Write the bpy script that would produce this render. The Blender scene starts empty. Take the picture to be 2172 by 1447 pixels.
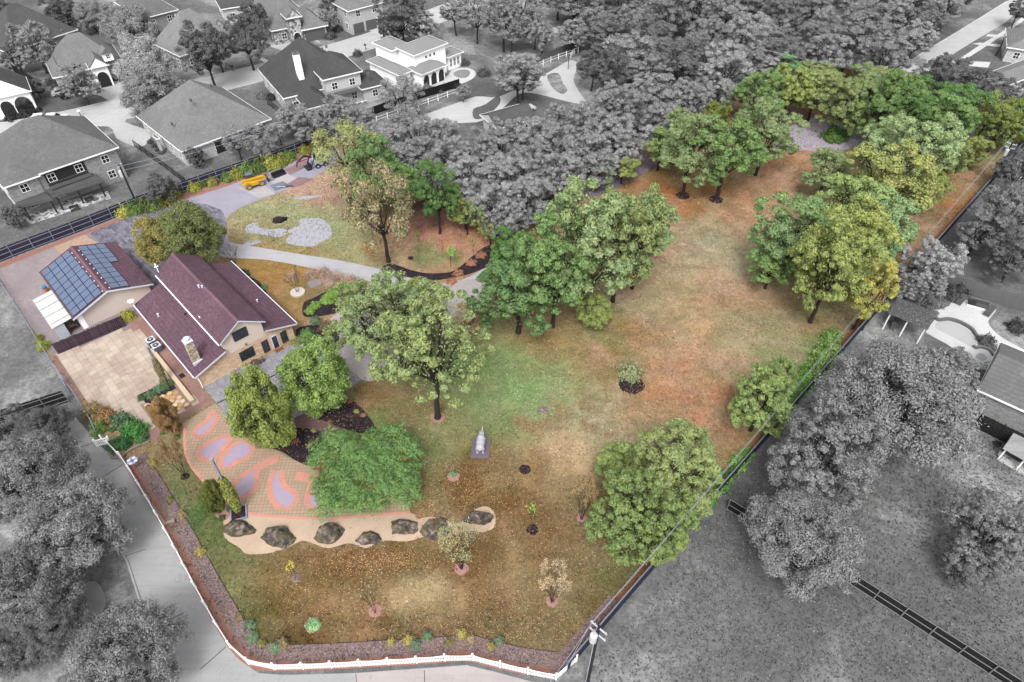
import bpy, bmesh, math, random
import numpy as np
from mathutils import Vector, Matrix, geometry
R_=math.radians
random.seed(7); RNG=np.random.default_rng(7)
S=bpy.context.scene
COL=S.collection
# ---------------------------------------------------------------- camera
CAM_H=62.0; FPX=1448.0; PITCH=math.atan(FPX/1477.0); PCX,PCY=1086.0,723.5
cd=bpy.data.cameras.new('camera'); cam=bpy.data.objects.new('camera',cd); COL.objects.link(cam)
cam.location=(0,0,CAM_H); cam.rotation_euler=(math.pi/2-PITCH,0,0)
cd.sensor_fit='HORIZONTAL'; cd.sensor_width=36.0; cd.lens=36.0*FPX/2172.0
cd.clip_start=0.5; cd.clip_end=4000
S.camera=cam
# ---------------------------------------------------------------- world, sun, exposure (bright overcast day)
SUN_EL,SUN_AZ=R_(54),R_(188)       # azimuth: compass bearing the light comes from, +Y = 0
W=bpy.data.worlds.new('World'); S.world=W; W.use_nodes=True
nt=W.node_tree; nt.nodes.clear()
sky=nt.nodes.new('ShaderNodeTexSky'); sky.sky_type='NISHITA'; sky.sun_disc=False
sky.sun_elevation=SUN_EL; sky.sun_rotation=SUN_AZ; sky.air_density=1.0; sky.dust_density=4.0; sky.ozone_density=0.5
hs=nt.nodes.new('ShaderNodeHueSaturation'); hs.inputs['Saturation'].default_value=0.10   # cloud cover: a nearly grey sky
bg=nt.nodes.new('ShaderNodeBackground'); bg.inputs['Strength'].default_value=0.15
wo=nt.nodes.new('ShaderNodeOutputWorld')
nt.links.new(sky.outputs[0],hs.inputs['Color']); nt.links.new(hs.outputs[0],bg.inputs['Color']); nt.links.new(bg.outputs[0],wo.inputs['Surface'])
sl=bpy.data.lights.new('sun','SUN'); sl.energy=1.0; sl.angle=R_(18); sl.color=(1.0,0.985,0.965)
so=bpy.data.objects.new('sun',sl); COL.objects.link(so)
sd=Vector((math.sin(SUN_AZ)*math.cos(SUN_EL),math.cos(SUN_AZ)*math.cos(SUN_EL),math.sin(SUN_EL)))
so.rotation_euler=(-sd).to_track_quat('-Z','Y').to_euler(); so.location=sd*200
vs=S.view_settings; vs.view_transform='Standard'; vs.look='None'; vs.gamma=1.0; vs.use_curve_mapping=False; vs.exposure=1.3
# ---------------------------------------------------------------- helpers: pixels to places
_c,_s=math.cos(PITCH),math.sin(PITCH)
def at(px,py,z=0.0):
    u=(px-PCX)/FPX; v=(py-PCY)/FPX
    d=(u,_c-v*_s,-_s-v*_c); t=(z-CAM_H)/d[2]
    return Vector((d[0]*t,d[1]*t,z))
def proj(x,y,z):
    Z=z-CAM_H; d=y*_c-Z*_s
    return PCX+FPX*x/d, PCY+FPX*(-y*_s-Z*_c)/d
def ppm(p):                         # photo pixels per metre at a place
    return FPX/(p.y*_c-(p.z-CAM_H)*_s)
def hgt(b,topy):                    # height of a thing standing at b whose top shows in photo row topy
    lo,hi=0.0,45.0
    for _ in range(40):
        m=(lo+hi)/2
        if proj(b.x,b.y,m)[1]>topy: lo=m
        else: hi=m
    return lo
def zpts(ox,oy,sc,pts): return [(ox+x*sc,oy+y*sc) for x,y in pts]
def inpoly(x,y,P):
    r=False; j=len(P)-1
    for i in range(len(P)):
        xi,yi=P[i]; xj,yj=P[j]
        if (yi>y)!=(yj>y) and x<(xj-xi)*(y-yi)/(yj-yi)+xi: r=not r
        j=i
    return r
def inpolyv(x,y,P):                 # the same for arrays
    r=np.zeros(len(x),bool); j=len(P)-1
    for i in range(len(P)):
        xi,yi=P[i]; xj,yj=P[j]
        if yi!=yj: r^=((yi>y)!=(yj>y))&(x<(xj-xi)*(y-yi)/(yj-yi)+xi)
        j=i
    return r
def projv(x,y):
    d=y*_c+CAM_H*_s; return PCX+FPX*x/d, PCY+FPX*(-y*_s+CAM_H*_c)/d
def smooth(pts,n=6,closed=True):    # Catmull-Rom
    out=[]; N=len(pts)
    rng=range(N) if closed else range(N-1)
    for i in rng:
        g=lambda k: pts[k%N] if closed else pts[max(0,min(N-1,k))]
        p0,p1,p2,p3=(np.array(g(k),float) for k in (i-1,i,i+1,i+2))
        for j in range(n):
            t=j/n
            out.append(tuple(0.5*((2*p1)+(-p0+p2)*t+(2*p0-5*p1+4*p2-p3)*t*t+(-p0+3*p1-3*p2+p3)*t**3)))
    if not closed: out.append(tuple(pts[-1]))
    return out
# ---------------------------------------------------------------- helpers: colour and materials
KE=2.0                               # how bright an open, level surface shows per unit of base colour
def lin1(c):
    c=c/255.0
    return c/12.92 if c<=0.04045 else ((c+0.055)/1.055)**2.4
def C(r,g=None,b=None,k=1.0):        # base colour from the colour a surface has in soft daylight
    if g is None: g=b=r
    return tuple(min(0.85,lin1(x)*k/KE) for x in (r,g,b))+(1.0,)
class N:
    def __init__(s,name):
        s.m=bpy.data.materials.new(name); s.m.use_nodes=True; s.t=s.m.node_tree; s.t.nodes.clear()
        s.o=s.t.nodes.new('ShaderNodeOutputMaterial')
    def n(s,ty,**kw):
        a=s.t.nodes.new(ty)
        for k,v in kw.items(): setattr(a,k,v)
        return a
    def l(s,a,b): s.t.links.new(a,b)
    def noise(s,scale,detail=4,rough=0.6,vec=None,dist=0.0):
        a=s.n('ShaderNodeTexNoise'); a.inputs['Scale'].default_value=scale; a.inputs['Detail'].default_value=detail
        a.inputs['Roughness'].default_value=rough; a.inputs['Distortion'].default_value=dist
        if vec is not None: s.l(vec,a.inputs['Vector'])
        return a.outputs['Fac']
    def ramp(s,f,stops):
        r=s.n('ShaderNodeValToRGB'); e=r.color_ramp.elements
        while len(e)<len(stops): e.new(0.5)
        for i,(p,c) in enumerate(stops): e[i].position=p; e[i].color=c
        s.l(f,r.inputs[0]); return r.outputs[0]
    def mix(s,f,a,b,bt='MIX'):
        m=s.n('ShaderNodeMix',data_type='RGBA',blend_type=bt)
        for sock,v in ((m.inputs[0],f),(m.inputs[6],a),(m.inputs[7],b)):
            if isinstance(v,(int,float,tuple)): sock.default_value=v
            else: s.l(v,sock)
        return m.outputs[2]
    def math(s,op,a,b=0.0,c=None):
        m=s.n('ShaderNodeMath',operation=op)
        for sock,v in zip(m.inputs,(a,b,c)):
            if v is None: continue
            if isinstance(v,(int,float)): sock.default_value=v
            else: s.l(v,sock)
        return m.outputs[0]
    def pos(s): return s.n('ShaderNodeNewGeometry').outputs['Position']
    def objc(s): return s.n('ShaderNodeTexCoord').outputs['Object']
    def bsdf(s,col,rough=0.85,spec=0.3,metal=0.0,bump=None,bs=0.3,bd=0.05,**kw):
        p=s.n('ShaderNodeBsdfPrincipled')
        for sock,v in ((p.inputs['Base Color'],col),(p.inputs['Roughness'],rough)):
            if isinstance(v,(int,float,tuple)): sock.default_value=v
            else: s.l(v,sock)
        p.inputs['Specular IOR Level'].default_value=spec; p.inputs['Metallic'].default_value=metal
        if bump is not None:
            b=s.n('ShaderNodeBump'); b.inputs['Strength'].default_value=bs; b.inputs['Distance'].default_value=bd
            s.l(bump,b.inputs['Height']); s.l(b.outputs[0],p.inputs['Normal'])
        s.l(p.outputs[0],s.o.inputs[0]); return s.m
def scalec(c,k): return tuple(min(0.9,x*k) for x in c[:3])+(1.0,)
def mvar(name,c,amt=0.25,scale=1.5,rough=0.85,spec=0.3,fine=14.0,bs=0.2,metal=0.0):
    """a plain colour with soft patches and fine grain"""
    m=N(name); p=m.pos()
    a=m.noise(scale,5,0.65,p); b=m.noise(fine,3,0.6,p)
    col=m.mix(a,scalec(c,1-amt),scalec(c,1+amt))
    col=m.mix(m.math('MULTIPLY',b,0.5),col,scalec(c,1-amt*0.8))
    return m.bsdf(col,rough,spec,metal,bump=b,bs=bs)
def mflat(name,c,rough=0.5,spec=0.4,metal=0.0):
    m=N(name); a=m.noise(3.0,4,0.6,m.pos())
    return m.bsdf(m.mix(a,scalec(c,0.88),scalec(c,1.1)),rough,spec,metal)
def mroof(name,c,course=0.13,amt=0.3):
    m=N(name); p=m.pos()
    sep=m.n('ShaderNodeSeparateXYZ'); m.l(p,sep.inputs[0])
    fr=m.math('FRACT',m.math('DIVIDE',sep.outputs[2],course))
    line=m.math('LESS_THAN',fr,0.22)
    mp=m.n('ShaderNodeMapping'); mp.inputs['Scale'].default_value=(3.2,3.2,1/course); m.l(p,mp.inputs[0])
    vo=m.n('ShaderNodeTexVoronoi'); vo.inputs['Scale'].default_value=1.0; m.l(mp.outputs[0],vo.inputs['Vector'])
    col=m.mix(vo.outputs['Color'],scalec(c,1-amt),scalec(c,1+amt))
    col=m.mix(0.55,scalec(c,1.0),col)
    # keep hue: voronoi colour used only as brightness
    bw=m.n('ShaderNodeRGBToBW'); m.l(vo.outputs['Color'],bw.inputs[0])
    col=m.mix(bw.outputs[0],scalec(c,1-amt),scalec(c,1+amt))
    col=m.mix(m.math('MULTIPLY',m.ramp(m.noise(0.35,6,0.7,p,.3),[(.38,(0,0,0,1)),(.66,(1,1,1,1))]),0.75),col,scalec(c,0.74))
    col=m.mix(m.math('MULTIPLY',line,0.4),col,scalec(c,0.5))
    return m.bsdf(col,0.9,0.2,bump=fr,bs=0.25,bd=0.03)
def mbrick(name,c1,c2,mortar,sc=1.0,bw=0.24,bh=0.08):
    m=N(name); oc=m.objc()
    sep=m.n('ShaderNodeSeparateXYZ'); m.l(oc,sep.inputs[0])
    cmb=m.n('ShaderNodeCombineXYZ'); m.l(m.math('ADD',sep.outputs[0],sep.outputs[1]),cmb.inputs[0]); m.l(sep.outputs[2],cmb.inputs[1])
    b=m.n('ShaderNodeTexBrick'); m.l(cmb.outputs[0],b.inputs['Vector'])
    b.inputs['Color1'].default_value=c1; b.inputs['Color2'].default_value=c2; b.inputs['Mortar'].default_value=mortar
    b.inputs['Scale'].default_value=sc; b.inputs['Brick Width'].default_value=bw; b.inputs['Row Height'].default_value=bh
    b.inputs['Mortar Size'].default_value=0.012; b.inputs['Bias'].default_value=0.0
    col=m.mix(m.math('MULTIPLY',m.noise(1.3,5,0.7,oc),0.45),b.outputs['Color'],scalec(c1,0.7))
    col=m.mix(m.math('MULTIPLY',m.ramp(m.noise(4.0,4,0.8,oc),[(.45,(0,0,0,1)),(.6,(1,1,1,1))]),0.6),col,scalec(c1,1.25))
    return m.bsdf(col,0.9,0.2,bump=b.outputs['Fac'],bs=0.3,bd=-0.02)
def mpaver(name,c1,c2,mortar,ang=0.0,bw=0.4,bh=0.2,stain=None,sc=0.35,amt=0.5,edge=0.45,mort=0.018,offs=0.5):
    m=N(name); p=m.pos()
    mp=m.n('ShaderNodeMapping'); mp.inputs['Rotation'].default_value=(0,0,ang); m.l(p,mp.inputs[0])
    b=m.n('ShaderNodeTexBrick'); m.l(mp.outputs[0],b.inputs['Vector'])
    b.inputs['Color1'].default_value=c1; b.inputs['Color2'].default_value=c2; b.inputs['Mortar'].default_value=mortar
    b.inputs['Scale'].default_value=1.0; b.inputs['Brick Width'].default_value=bw; b.inputs['Row Height'].default_value=bh
    b.inputs['Mortar Size'].default_value=mort; b.offset=offs
    col=b.outputs['Color']
    if stain is not None:
        f=m.ramp(m.noise(sc,5,0.65,p,0.4),[(edge,(0,0,0,1)),(edge+0.2,(1,1,1,1))])
        col=m.mix(m.math('MULTIPLY',f,amt),col,stain)
    col=m.mix(m.math('MULTIPLY',m.noise(9,3,0.6,p),0.4),col,scalec(c1,0.6))
    return m.bsdf(col,0.85,0.3,bump=b.outputs['Fac'],bs=0.25,bd=-0.02)
# ---------------------------------------------------------------- helpers: meshes and objects
class MB:
    def __init__(s): s.v=[]; s.f=[]; s.mi=[]
    def add(s,v,f,m=0):
        o=len(s.v); s.v+= [tuple(x) for x in v]; s.f+=[tuple(i+o for i in q) for q in f]; s.mi+=[m]*len(f); return s
    def box(s,x0,x1,y0,y1,z0,z1,m=0):
        return s.add([(x0,y0,z0),(x1,y0,z0),(x1,y1,z0),(x0,y1,z0),(x0,y0,z1),(x1,y0,z1),(x1,y1,z1),(x0,y1,z1)],
              [(0,3,2,1),(4,5,6,7),(0,1,5,4),(1,2,6,5),(2,3,7,6),(3,0,4,7)],m)
    def cbox(s,c,d,m=0): return s.box(c[0]-d[0]/2,c[0]+d[0]/2,c[1]-d[1]/2,c[1]+d[1]/2,c[2]-d[2]/2,c[2]+d[2]/2,m)
    def prism(s,pts,z0,z1,m=0):      # outline in xy
        n=len(pts); v=[(p[0],p[1],z0) for p in pts]+[(p[0],p[1],z1) for p in pts]
        return s.add(v,[tuple(range(n-1,-1,-1)),tuple(range(n,2*n))]+[(i,(i+1)%n,n+(i+1)%n,n+i) for i in range(n)],m)
    def xz(s,pts,y0,y1,m=0):         # outline in xz, extruded along y
        n=len(pts); v=[(p[0],y0,p[1]) for p in pts]+[(p[0],y1,p[1]) for p in pts]
        return s.add(v,[tuple(range(n)),tuple(range(2*n-1,n-1,-1))]+[(i,n+i,n+(i+1)%n,(i+1)%n) for i in range(n)],m)
    def tube(s,pts,rad,k=6,m=0,cap=True):
        pts=[Vector(p) for p in pts]; n=len(pts)
        if not hasattr(rad,'__len__'): rad=[rad]*n
        V=[];F=[]
        for i,p in enumerate(pts):
            t=(pts[min(i+1,n-1)]-pts[max(i-1,0)])
            if t.length<1e-6: t=Vector((0,0,1))
            t.normalize(); a=t.cross(Vector((0.31,0.17,0.93)))
            if a.length<0.05: a=t.cross(Vector((1,0,0)))
            a.normalize(); b=t.cross(a)
            for j in range(k):
                an=2*math.pi*j/k; V.append(p+(a*math.cos(an)+b*math.sin(an))*rad[i])
        for i in range(n-1):
            for j in range(k): F.append((i*k+j,i*k+(j+1)%k,(i+1)*k+(j+1)%k,(i+1)*k+j))
        if cap: F+= [tuple(range(k-1,-1,-1)),tuple(range((n-1)*k,n*k))]
        return s.add(V,F,m)
    def lathe(s,prof,k=14,c=(0,0,0),m=0,axis='z'):
        V=[];F=[];n=len(prof)
        for r,z in prof:
            for j in range(k):
                a=2*math.pi*j/k; q=(r*math.cos(a),r*math.sin(a),z)
                if axis=='y': q=(q[0],q[2],q[1])
                V.append((q[0]+c[0],q[1]+c[1],q[2]+c[2]))
        for i in range(n-1):
            for j in range(k): F.append((i*k+j,i*k+(j+1)%k,(i+1)*k+(j+1)%k,(i+1)*k+j))
        F+= [tuple(range(k-1,-1,-1)),tuple(range((n-1)*k,n*k))]
        return s.add(V,F,m)
    def mesh(s,name):
        me=bpy.data.meshes.new(name); me.from_pydata(s.v,[],s.f)
        if any(s.mi): me.polygons.foreach_set('material_index',s.mi)
        me.update(); return me
def put(name,me,mats=None,parent=None,loc=None,rotz=0.0,smooth_=False):
    if isinstance(me,MB): me=me.mesh(name)
    if mats is not None and len(me.materials)==0:
        for q in (mats if isinstance(mats,(list,tuple)) else [mats]): me.materials.append(q)
    if smooth_: me.polygons.foreach_set('use_smooth',[True]*len(me.polygons))
    o=bpy.data.objects.new(name,me); COL.objects.link(o)
    if parent is not None: o.parent=parent
    if loc is not None: o.location=loc
    if rotz: o.rotation_euler=(0,0,rotz)
    return o
def tag(o,label=None,cat=None,group=None,kind=None):
    if label: o['label']=label
    if cat: o['category']=cat
    if group: o['group']=group
    if kind: o['kind']=kind
    return o
def thing(name,label,cat,loc=(0,0,0),rotz=0.0,group=None):
    o=bpy.data.objects.new(name,None); COL.objects.link(o); o.empty_display_size=0.5
    o.location=loc; o.rotation_euler=(0,0,rotz)
    return tag(o,label,cat,group)
def sheet(name,pts,z,mat,sm=0,parent=None):
    if sm: pts=smooth(pts,sm)
    v=[tuple(at(x,y,0).xy)+(z,) for x,y in pts]
    return flat(name,v,mat,parent)
def flat(name,v,mat,parent=None):
    a=sum(v[i][0]*v[(i+1)%len(v)][1]-v[(i+1)%len(v)][0]*v[i][1] for i in range(len(v)))
    if a<0: v=v[::-1]
    me=bpy.data.meshes.new(name); me.from_pydata(v,[],[tuple(range(len(v)))]); me.update()
    o=put(name,me,mat,parent)
    if parent is None: o['kind']='structure'
    return o
def ribbon(pts,w0,w1):               # world polyline -> left/right offset outline
    P=[Vector((p[0],p[1])) for p in pts]; L=[];Rr=[]
    for i,p in enumerate(P):
        t=(P[min(i+1,len(P)-1)]-P[max(i-1,0)]).normalized(); n=Vector((-t.y,t.x))
        L.append(p+n*w0); Rr.append(p+n*w1)
    return L,Rr
def strip(name,pts,w0,w1,z,mat,parent=None):
    L,Rr=ribbon(pts,w0,w1); n=len(L)
    v=[(p.x,p.y,z) for p in L]+[(p.x,p.y,z) for p in Rr]
    f=[(i,n+i,n+i+1,i+1) if w0>w1 else (i,i+1,n+i+1,n+i) for i in range(n-1)]
    me=bpy.data.meshes.new(name); me.from_pydata(v,[],f); me.update()
    o=put(name,me,mat,parent)
    if parent is None: o['kind']='structure'
    return o
# ================================================================ GROUND
# grey surroundings
m=N('grey_grass'); p=m.pos()
a=m.noise(0.042,9,0.66,p,0.5); b=m.noise(2.2,5,0.75,p)
col=m.ramp(a,[(0.34,C(104)),(0.5,C(134)),(0.6,C(186))])
col=m.mix(m.math('MULTIPLY',m.ramp(b,[(0.42,(0,0,0,1)),(0.68,(1,1,1,1))]),0.55),col,C(60))
col=m.mix(m.math('MULTIPLY',m.ramp(m.noise(6.0,3,0.8,p),[(0.58,(0,0,0,1)),(0.68,(1,1,1,1))]),0.5),col,C(160))
col=m.mix(m.math('MULTIPLY',m.ramp(m.noise(0.7,9,0.78,p,.4),[(0.47,(0,0,0,1)),(0.55,(1,1,1,1))]),0.35),col,C(80))
M_GGRASS=m.bsdf(col,0.95,0.1,bump=b,bs=0.5,bd=0.08)
me=bpy.data.meshes.new('ground'); me.from_pydata([(-1500,-300,0),(1500,-300,0),(1500,2500,0),(-1500,2500,0)],[],[(0,1,2,3)])
tag(put('ground',me,M_GGRASS),kind='structure')
# lot outline in photo pixels (z=0), clockwise from the picket corner
FENCE_R=[(1203,1423),(1313,1293),(1400,1192),(1560,1008),(1700,847),(1880,640),(2105,385),(2172,309)]
PICKET=[(1176,1436),(1100,1425),(1040,1411),(990,1399),(930,1403),(860,1408),(798,1411),(734,1415),(668,1418),(604,1420),(545,1416),(495,1380),(440,1290),(400,1216),(350,1122),(300,1037),(258,972),(222,940)]
HEDGE_L=[(222,940),(190,880),(150,822),(130,795),(60,685),(2,592),(-60,500)]
FENCE_B=[(-60,585),(0,556),(190,484),(300,440),(390,409),(480,378),(560,352),(640,322),(690,300)]
WEDGE=[(750,279),(1072,492),(1300,350),(1490,233),(1600,175),(1692,122)]
TOPL=[(1692,122),(1800,143),(1950,180),(2172,236)]
LOT=PICKET+HEDGE_L[1:]+FENCE_B+WEDGE+TOPL[1:]+[(2300,270),(2300,165),(2172,309)]+FENCE_R[::-1][1:]
LOT=PICKET+HEDGE_L[1:]+FENCE_B+WEDGE+TOPL[1:]+[(2260,262)]+FENCE_R[::-1]
LOTW=[tuple(at(x,y).xy) for x,y in LOT]
xs=[q[0] for q in LOTW]; ys=[q[1] for q in LOTW]
pts=[Vector(q) for q in LOTW]; nb=len(pts); st=0.75
gx=min(xs)
while gx<max(xs):
    gy=min(ys)
    while gy<max(ys):
        q=(gx+random.uniform(-.2,.2),gy+random.uniform(-.2,.2))
        if inpoly(q[0],q[1],LOTW): pts.append(Vector(q))
        gy+=st
    gx+=st
V2,_,F2,_,_,_=geometry.delaunay_2d_cdt(pts,[(i,(i+1)%nb) for i in range(nb)],[],1,1e-4)
# colours of turf, leaf fall, bare soil, and one patch of shade painted on soil: (px,py,rx,ry,rgb,strength)
BL=[(440,1140,80,190,(66,100,42),1.15),(530,1300,90,80,(92,118,58),.95),(503,1243,26,14,(115,165,85),.9),(560,1310,45,25,(100,125,65),.7),
(860,1250,330,120,(106,78,40),1),(900,1345,330,60,(86,62,28),.95),(700,1365,200,22,(80,62,28),.8),(880,1262,60,34,(198,172,128),.9),(725,1285,50,26,(165,135,98),.7),(745,1345,50,18,(158,122,88),.6),
(620,1235,70,30,(135,112,70),.6),(1090,1225,35,45,(170,140,100),.5),(1330,1260,80,90,(98,98,54),.85),(1240,1100,70,50,(102,104,58),.7),(1300,1340,60,40,(112,85,40),.7),
(330,990,60,50,(130,100,66),.9),(370,1060,40,50,(108,125,80),.9),(330,1060,30,40,(140,110,85),.7),(420,1040,20,30,(150,110,85),.5),
(930,915,140,80,(88,128,60),1),(905,990,28,70,(86,138,62),.8),(890,1040,20,70,(178,128,86),.6),(1000,850,190,85,(110,146,84),1.1),(1140,800,220,80,(116,154,90),1.1),(870,860,70,50,(122,108,68),.8),(800,830,40,30,(132,96,66),.8),
(1050,1030,170,100,(108,80,42),.95),(1184,882,26,34,(122,82,40),1.5),(1198,860,14,14,(122,82,40),1.5),(1140,902,40,13,(126,88,48),1.5),(1195,1090,120,80,(106,80,42),.9),(1230,955,90,46,(196,170,130),.9),(1290,880,90,45,(168,168,132),.8),(1275,912,18,8,(118,86,50),1.5),(1235,908,13,9,(124,90,56),1.5),(1255,868,18,15,(122,98,62),1.5),(1268,790,30,40,(128,108,68),.8),
(1060,1010,40,10,(170,142,105),.5),(1080,1150,14,26,(195,165,125),.5),(1160,1040,50,18,(165,140,100),.5),
(1460,840,150,90,(186,134,100),.9),(1560,880,60,90,(176,128,92),.8),(1380,720,180,80,(178,138,102),.9),(1500,640,130,90,(190,152,116),.9),(1560,540,110,70,(186,164,130),.9),(1500,475,70,26,(152,162,128),.7),(1290,760,60,60,(135,128,80),.8),(1260,700,80,30,(128,112,62),.8),(1180,730,90,40,(150,122,80),.6),
(1420,640,60,40,(165,150,110),.7),(1650,720,110,70,(146,148,104),.9),(1700,690,110,36,(118,106,58),.9),(1660,726,24,12,(84,108,66),1.5),(1700,800,70,60,(134,162,92),.9),(1620,700,70,60,(168,150,112),.7),(1580,1000,30,60,(176,126,84),.8),(1640,950,50,60,(120,150,76),.8),(1500,1140,40,60,(112,132,68),.7),
(1400,400,150,50,(166,110,66),.95),(1560,430,120,40,(160,118,78),.7),(1660,440,90,60,(188,150,114),.9),(1760,330,220,36,(170,128,92),.9),(1650,260,120,40,(160,122,98),.8),(1640,235,80,25,(105,82,84),.7),(1900,540,60,90,(172,112,70),.9),(2040,420,60,60,(176,122,80),.8),(1850,620,60,40,(150,96,56),.8),
(560,455,80,45,(158,158,112),1),(700,480,110,60,(144,158,112),1),(770,540,80,45,(152,160,114),1),(600,400,60,14,(150,150,92),.5),(690,395,90,30,(196,164,138),.95),(760,420,70,20,(140,112,98),.7),(940,475,110,80,(190,134,104),1),(900,450,70,36,(104,80,76),.8),(890,530,80,30,(200,156,126),.8),(810,545,26,18,(140,92,48),.8),(935,548,46,16,(108,132,76),.8),(890,530,30,14,(120,140,84),.6),  # the dark brown patch over the rust soil is painted shade
(600,600,100,70,(152,114,60),.95),(560,560,60,14,(150,125,70),.7),(690,620,40,20,(120,92,66),.6),(560,480,50,10,(150,140,100),.7)]
def lawn_colour(x,y):
    px,py=projv(x,y); c=np.tile(np.array([lin1(v) for v in (160,138,104)]),(len(x),1))
    wx=px+16*np.sin(y*0.9+x*0.5)+9*np.sin(x*1.7)+5*np.sin(y*2.9); wy=py+9*np.sin(x*0.8-y*0.6)+5*np.sin(x*2.3+y)
    for bx,by,rx,ry,rgb,s_ in BL:
        d=((wx-bx)/rx)**2+((wy-by)/ry)**2; w=(s_*np.minimum(1.0,np.exp(-d*0.8)*1.35))[:,None]
        if s_>1.2: w=np.clip(1.7-1.3*d,0,1)[:,None]*.92
        c=c*(1-w)+np.array([lin1(v) for v in rgb])*w
    def vn(sc,seed):                 # smooth value noise
        r_=np.random.default_rng(seed).random((128,128)); u,v=x/sc%128,y/sc%128; i,j=u.astype(int),v.astype(int); fu,fv=u-i,v-j; fu,fv=fu*fu*(3-2*fu),fv*fv*(3-2*fv)
        g=lambda a,b: r_[a%128,b%128]
        return (g(i,j)*(1-fu)+g(i+1,j)*fu)*(1-fv)+(g(i,j+1)*(1-fu)+g(i+1,j+1)*fu)*fv
    for sc,seed,rgb,k in ((9,1,(142,154,116),.5),(6,2,(182,138,112),.45),(3.2,3,(128,138,98),.4),(2.2,4,(186,160,132),.4),(1.6,5,(104,84,58),.35)):
        w=(np.clip((vn(sc,seed)*.65+vn(sc*.45,seed+20)*.35-.5)*5,0,1)*k*np.where(py>1000,.3,np.where(px<1240,.35,.8)))[:,None]; c=c*(1-w)+np.array([lin1(v) for v in rgb])*w
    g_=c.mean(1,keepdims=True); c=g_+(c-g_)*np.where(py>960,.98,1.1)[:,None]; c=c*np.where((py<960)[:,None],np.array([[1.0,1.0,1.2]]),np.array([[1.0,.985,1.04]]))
    return c/KE*1.24
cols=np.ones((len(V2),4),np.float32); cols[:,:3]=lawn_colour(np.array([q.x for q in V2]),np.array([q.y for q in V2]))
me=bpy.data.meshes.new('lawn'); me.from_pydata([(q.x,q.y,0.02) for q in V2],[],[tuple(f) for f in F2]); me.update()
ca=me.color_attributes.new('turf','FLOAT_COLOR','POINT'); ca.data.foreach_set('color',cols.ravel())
m=N('lawn_turf'); p=m.pos()
vc=m.n('ShaderNodeVertexColor',layer_name='turf').outputs[0]
f1=m.noise(0.5,6,0.7,p,0.2); f2=m.noise(3.5,5,0.8,p); f3=m.noise(11,3,0.7,p)
col=m.mix(m.math('MULTIPLY',m.ramp(f1,[(0.4,(0,0,0,1)),(0.7,(1,1,1,1))]),0.35),vc,C(140,146,108))
col=m.mix(m.math('MULTIPLY',m.ramp(f2,[(0.46,(0,0,0,1)),(0.56,(1,1,1,1))]),0.7),col,m.mix(1.0,vc,(0.46,0.46,0.43,1),'MULTIPLY'))
col=m.mix(m.math('MULTIPLY',m.ramp(f3,[(0.56,(0,0,0,1)),(0.7,(1,1,1,1))]),0.5),col,m.mix(1.0,vc,(1.75,1.75,1.7,1),'MULTIPLY'))
f4=m.noise(1.1,9,0.78,p,0.3); f5=m.noise(0.33,9,0.72,p,0.6)
col=m.mix(m.math('MULTIPLY',m.ramp(f4,[(0.48,(0,0,0,1)),(0.53,(1,1,1,1))]),0.62),col,m.mix(1.0,vc,(0.6,0.62,0.6,1),'MULTIPLY'))
col=m.mix(m.math('MULTIPLY',m.ramp(f5,[(0.52,(0,0,0,1)),(0.57,(1,1,1,1))]),0.3),col,m.mix(1.0,vc,(1.35,1.3,1.3,1),'MULTIPLY'))
M_LAWN=m.bsdf(col,0.95,0.1,bump=f2,bs=0.5,bd=0.08)
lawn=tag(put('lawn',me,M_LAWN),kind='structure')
# ---------------------------------------------------------------- paving materials
A_H=R_(43.4)                          # direction of the house front
def conc(name,c,amt=0.12,joint=0.0,ang=0.0,jw=4.5):
    m=N(name); p=m.pos()
    a=m.noise(0.25,6,0.65,p,0.5); b=m.noise(5,4,0.7,p)
    mp=m.n('ShaderNodeMapping'); mp.inputs['Rotation'].default_value=(0,0,ang); mp.inputs['Scale'].default_value=(0.12,1.6,1); m.l(p,mp.inputs[0])
    s=m.noise(1.0,5,0.7,mp.outputs[0])
    col=m.mix(a,scalec(c,1-amt*2),scalec(c,1+amt*1.6))
    col=m.mix(m.math('MULTIPLY',m.ramp(s,[(0.42,(0,0,0,1)),(0.66,(1,1,1,1))]),0.4),col,scalec(c,1-amt*2.6))
    col=m.mix(m.math('MULTIPLY',b,0.35),col,scalec(c,0.75))
    cr=m.ramp(m.noise(0.22,7,0.6,p,1.2),[(.492,(0,0,0,1)),(.5,(1,1,1,1)),(.508,(0,0,0,1))]); col=m.mix(m.math('MULTIPLY',cr,.4),col,scalec(c,0.45))
    return m.bsdf(col,0.85,0.25,bump=b,bs=0.15)
M_STREET=conc('street_concrete',C(205)); M_WALK=conc('sidewalk_concrete',C(222),0.06); M_ALLEY=conc('alley_concrete',C(184),0.13,ang=R_(58)); M_ALLEYP=conc('alley_concrete_rose',C(196,186,184),0.12)
M_GDRIVE=conc('grey_driveway',C(212),0.1)
M_DRIVE=conc('driveway_concrete',C(196,194,198),0.10,ang=R_(-20)); M_COURT=mpaver('courtyard_paver',C(205,196,192),C(188,182,182),C(150,145,145),A_H,0.4,0.2)
M_TERR=mpaver('terrace_paver',C(186,184,190),C(150,148,156),C(112,110,116),A_H,0.5,0.25,C(120,118,124),0.4,0.5)
M_BACKD=conc('back_drive_slab',C(176,170,186),0.12,ang=R_(40))
M_ROSEP=conc('rose_slab',C(158,128,132),0.14); M_PALES=conc('pale_slab',C(196,190,192),0.1); M_SLATE=conc('slate_slab',C(130,136,152),0.12)
M_YARD=mpaver('yard_paver',C(186,172,170),C(162,150,152),C(130,118,120),A_H,0.4,0.2,C(142,128,140),0.12,0.85,0.42)
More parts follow.
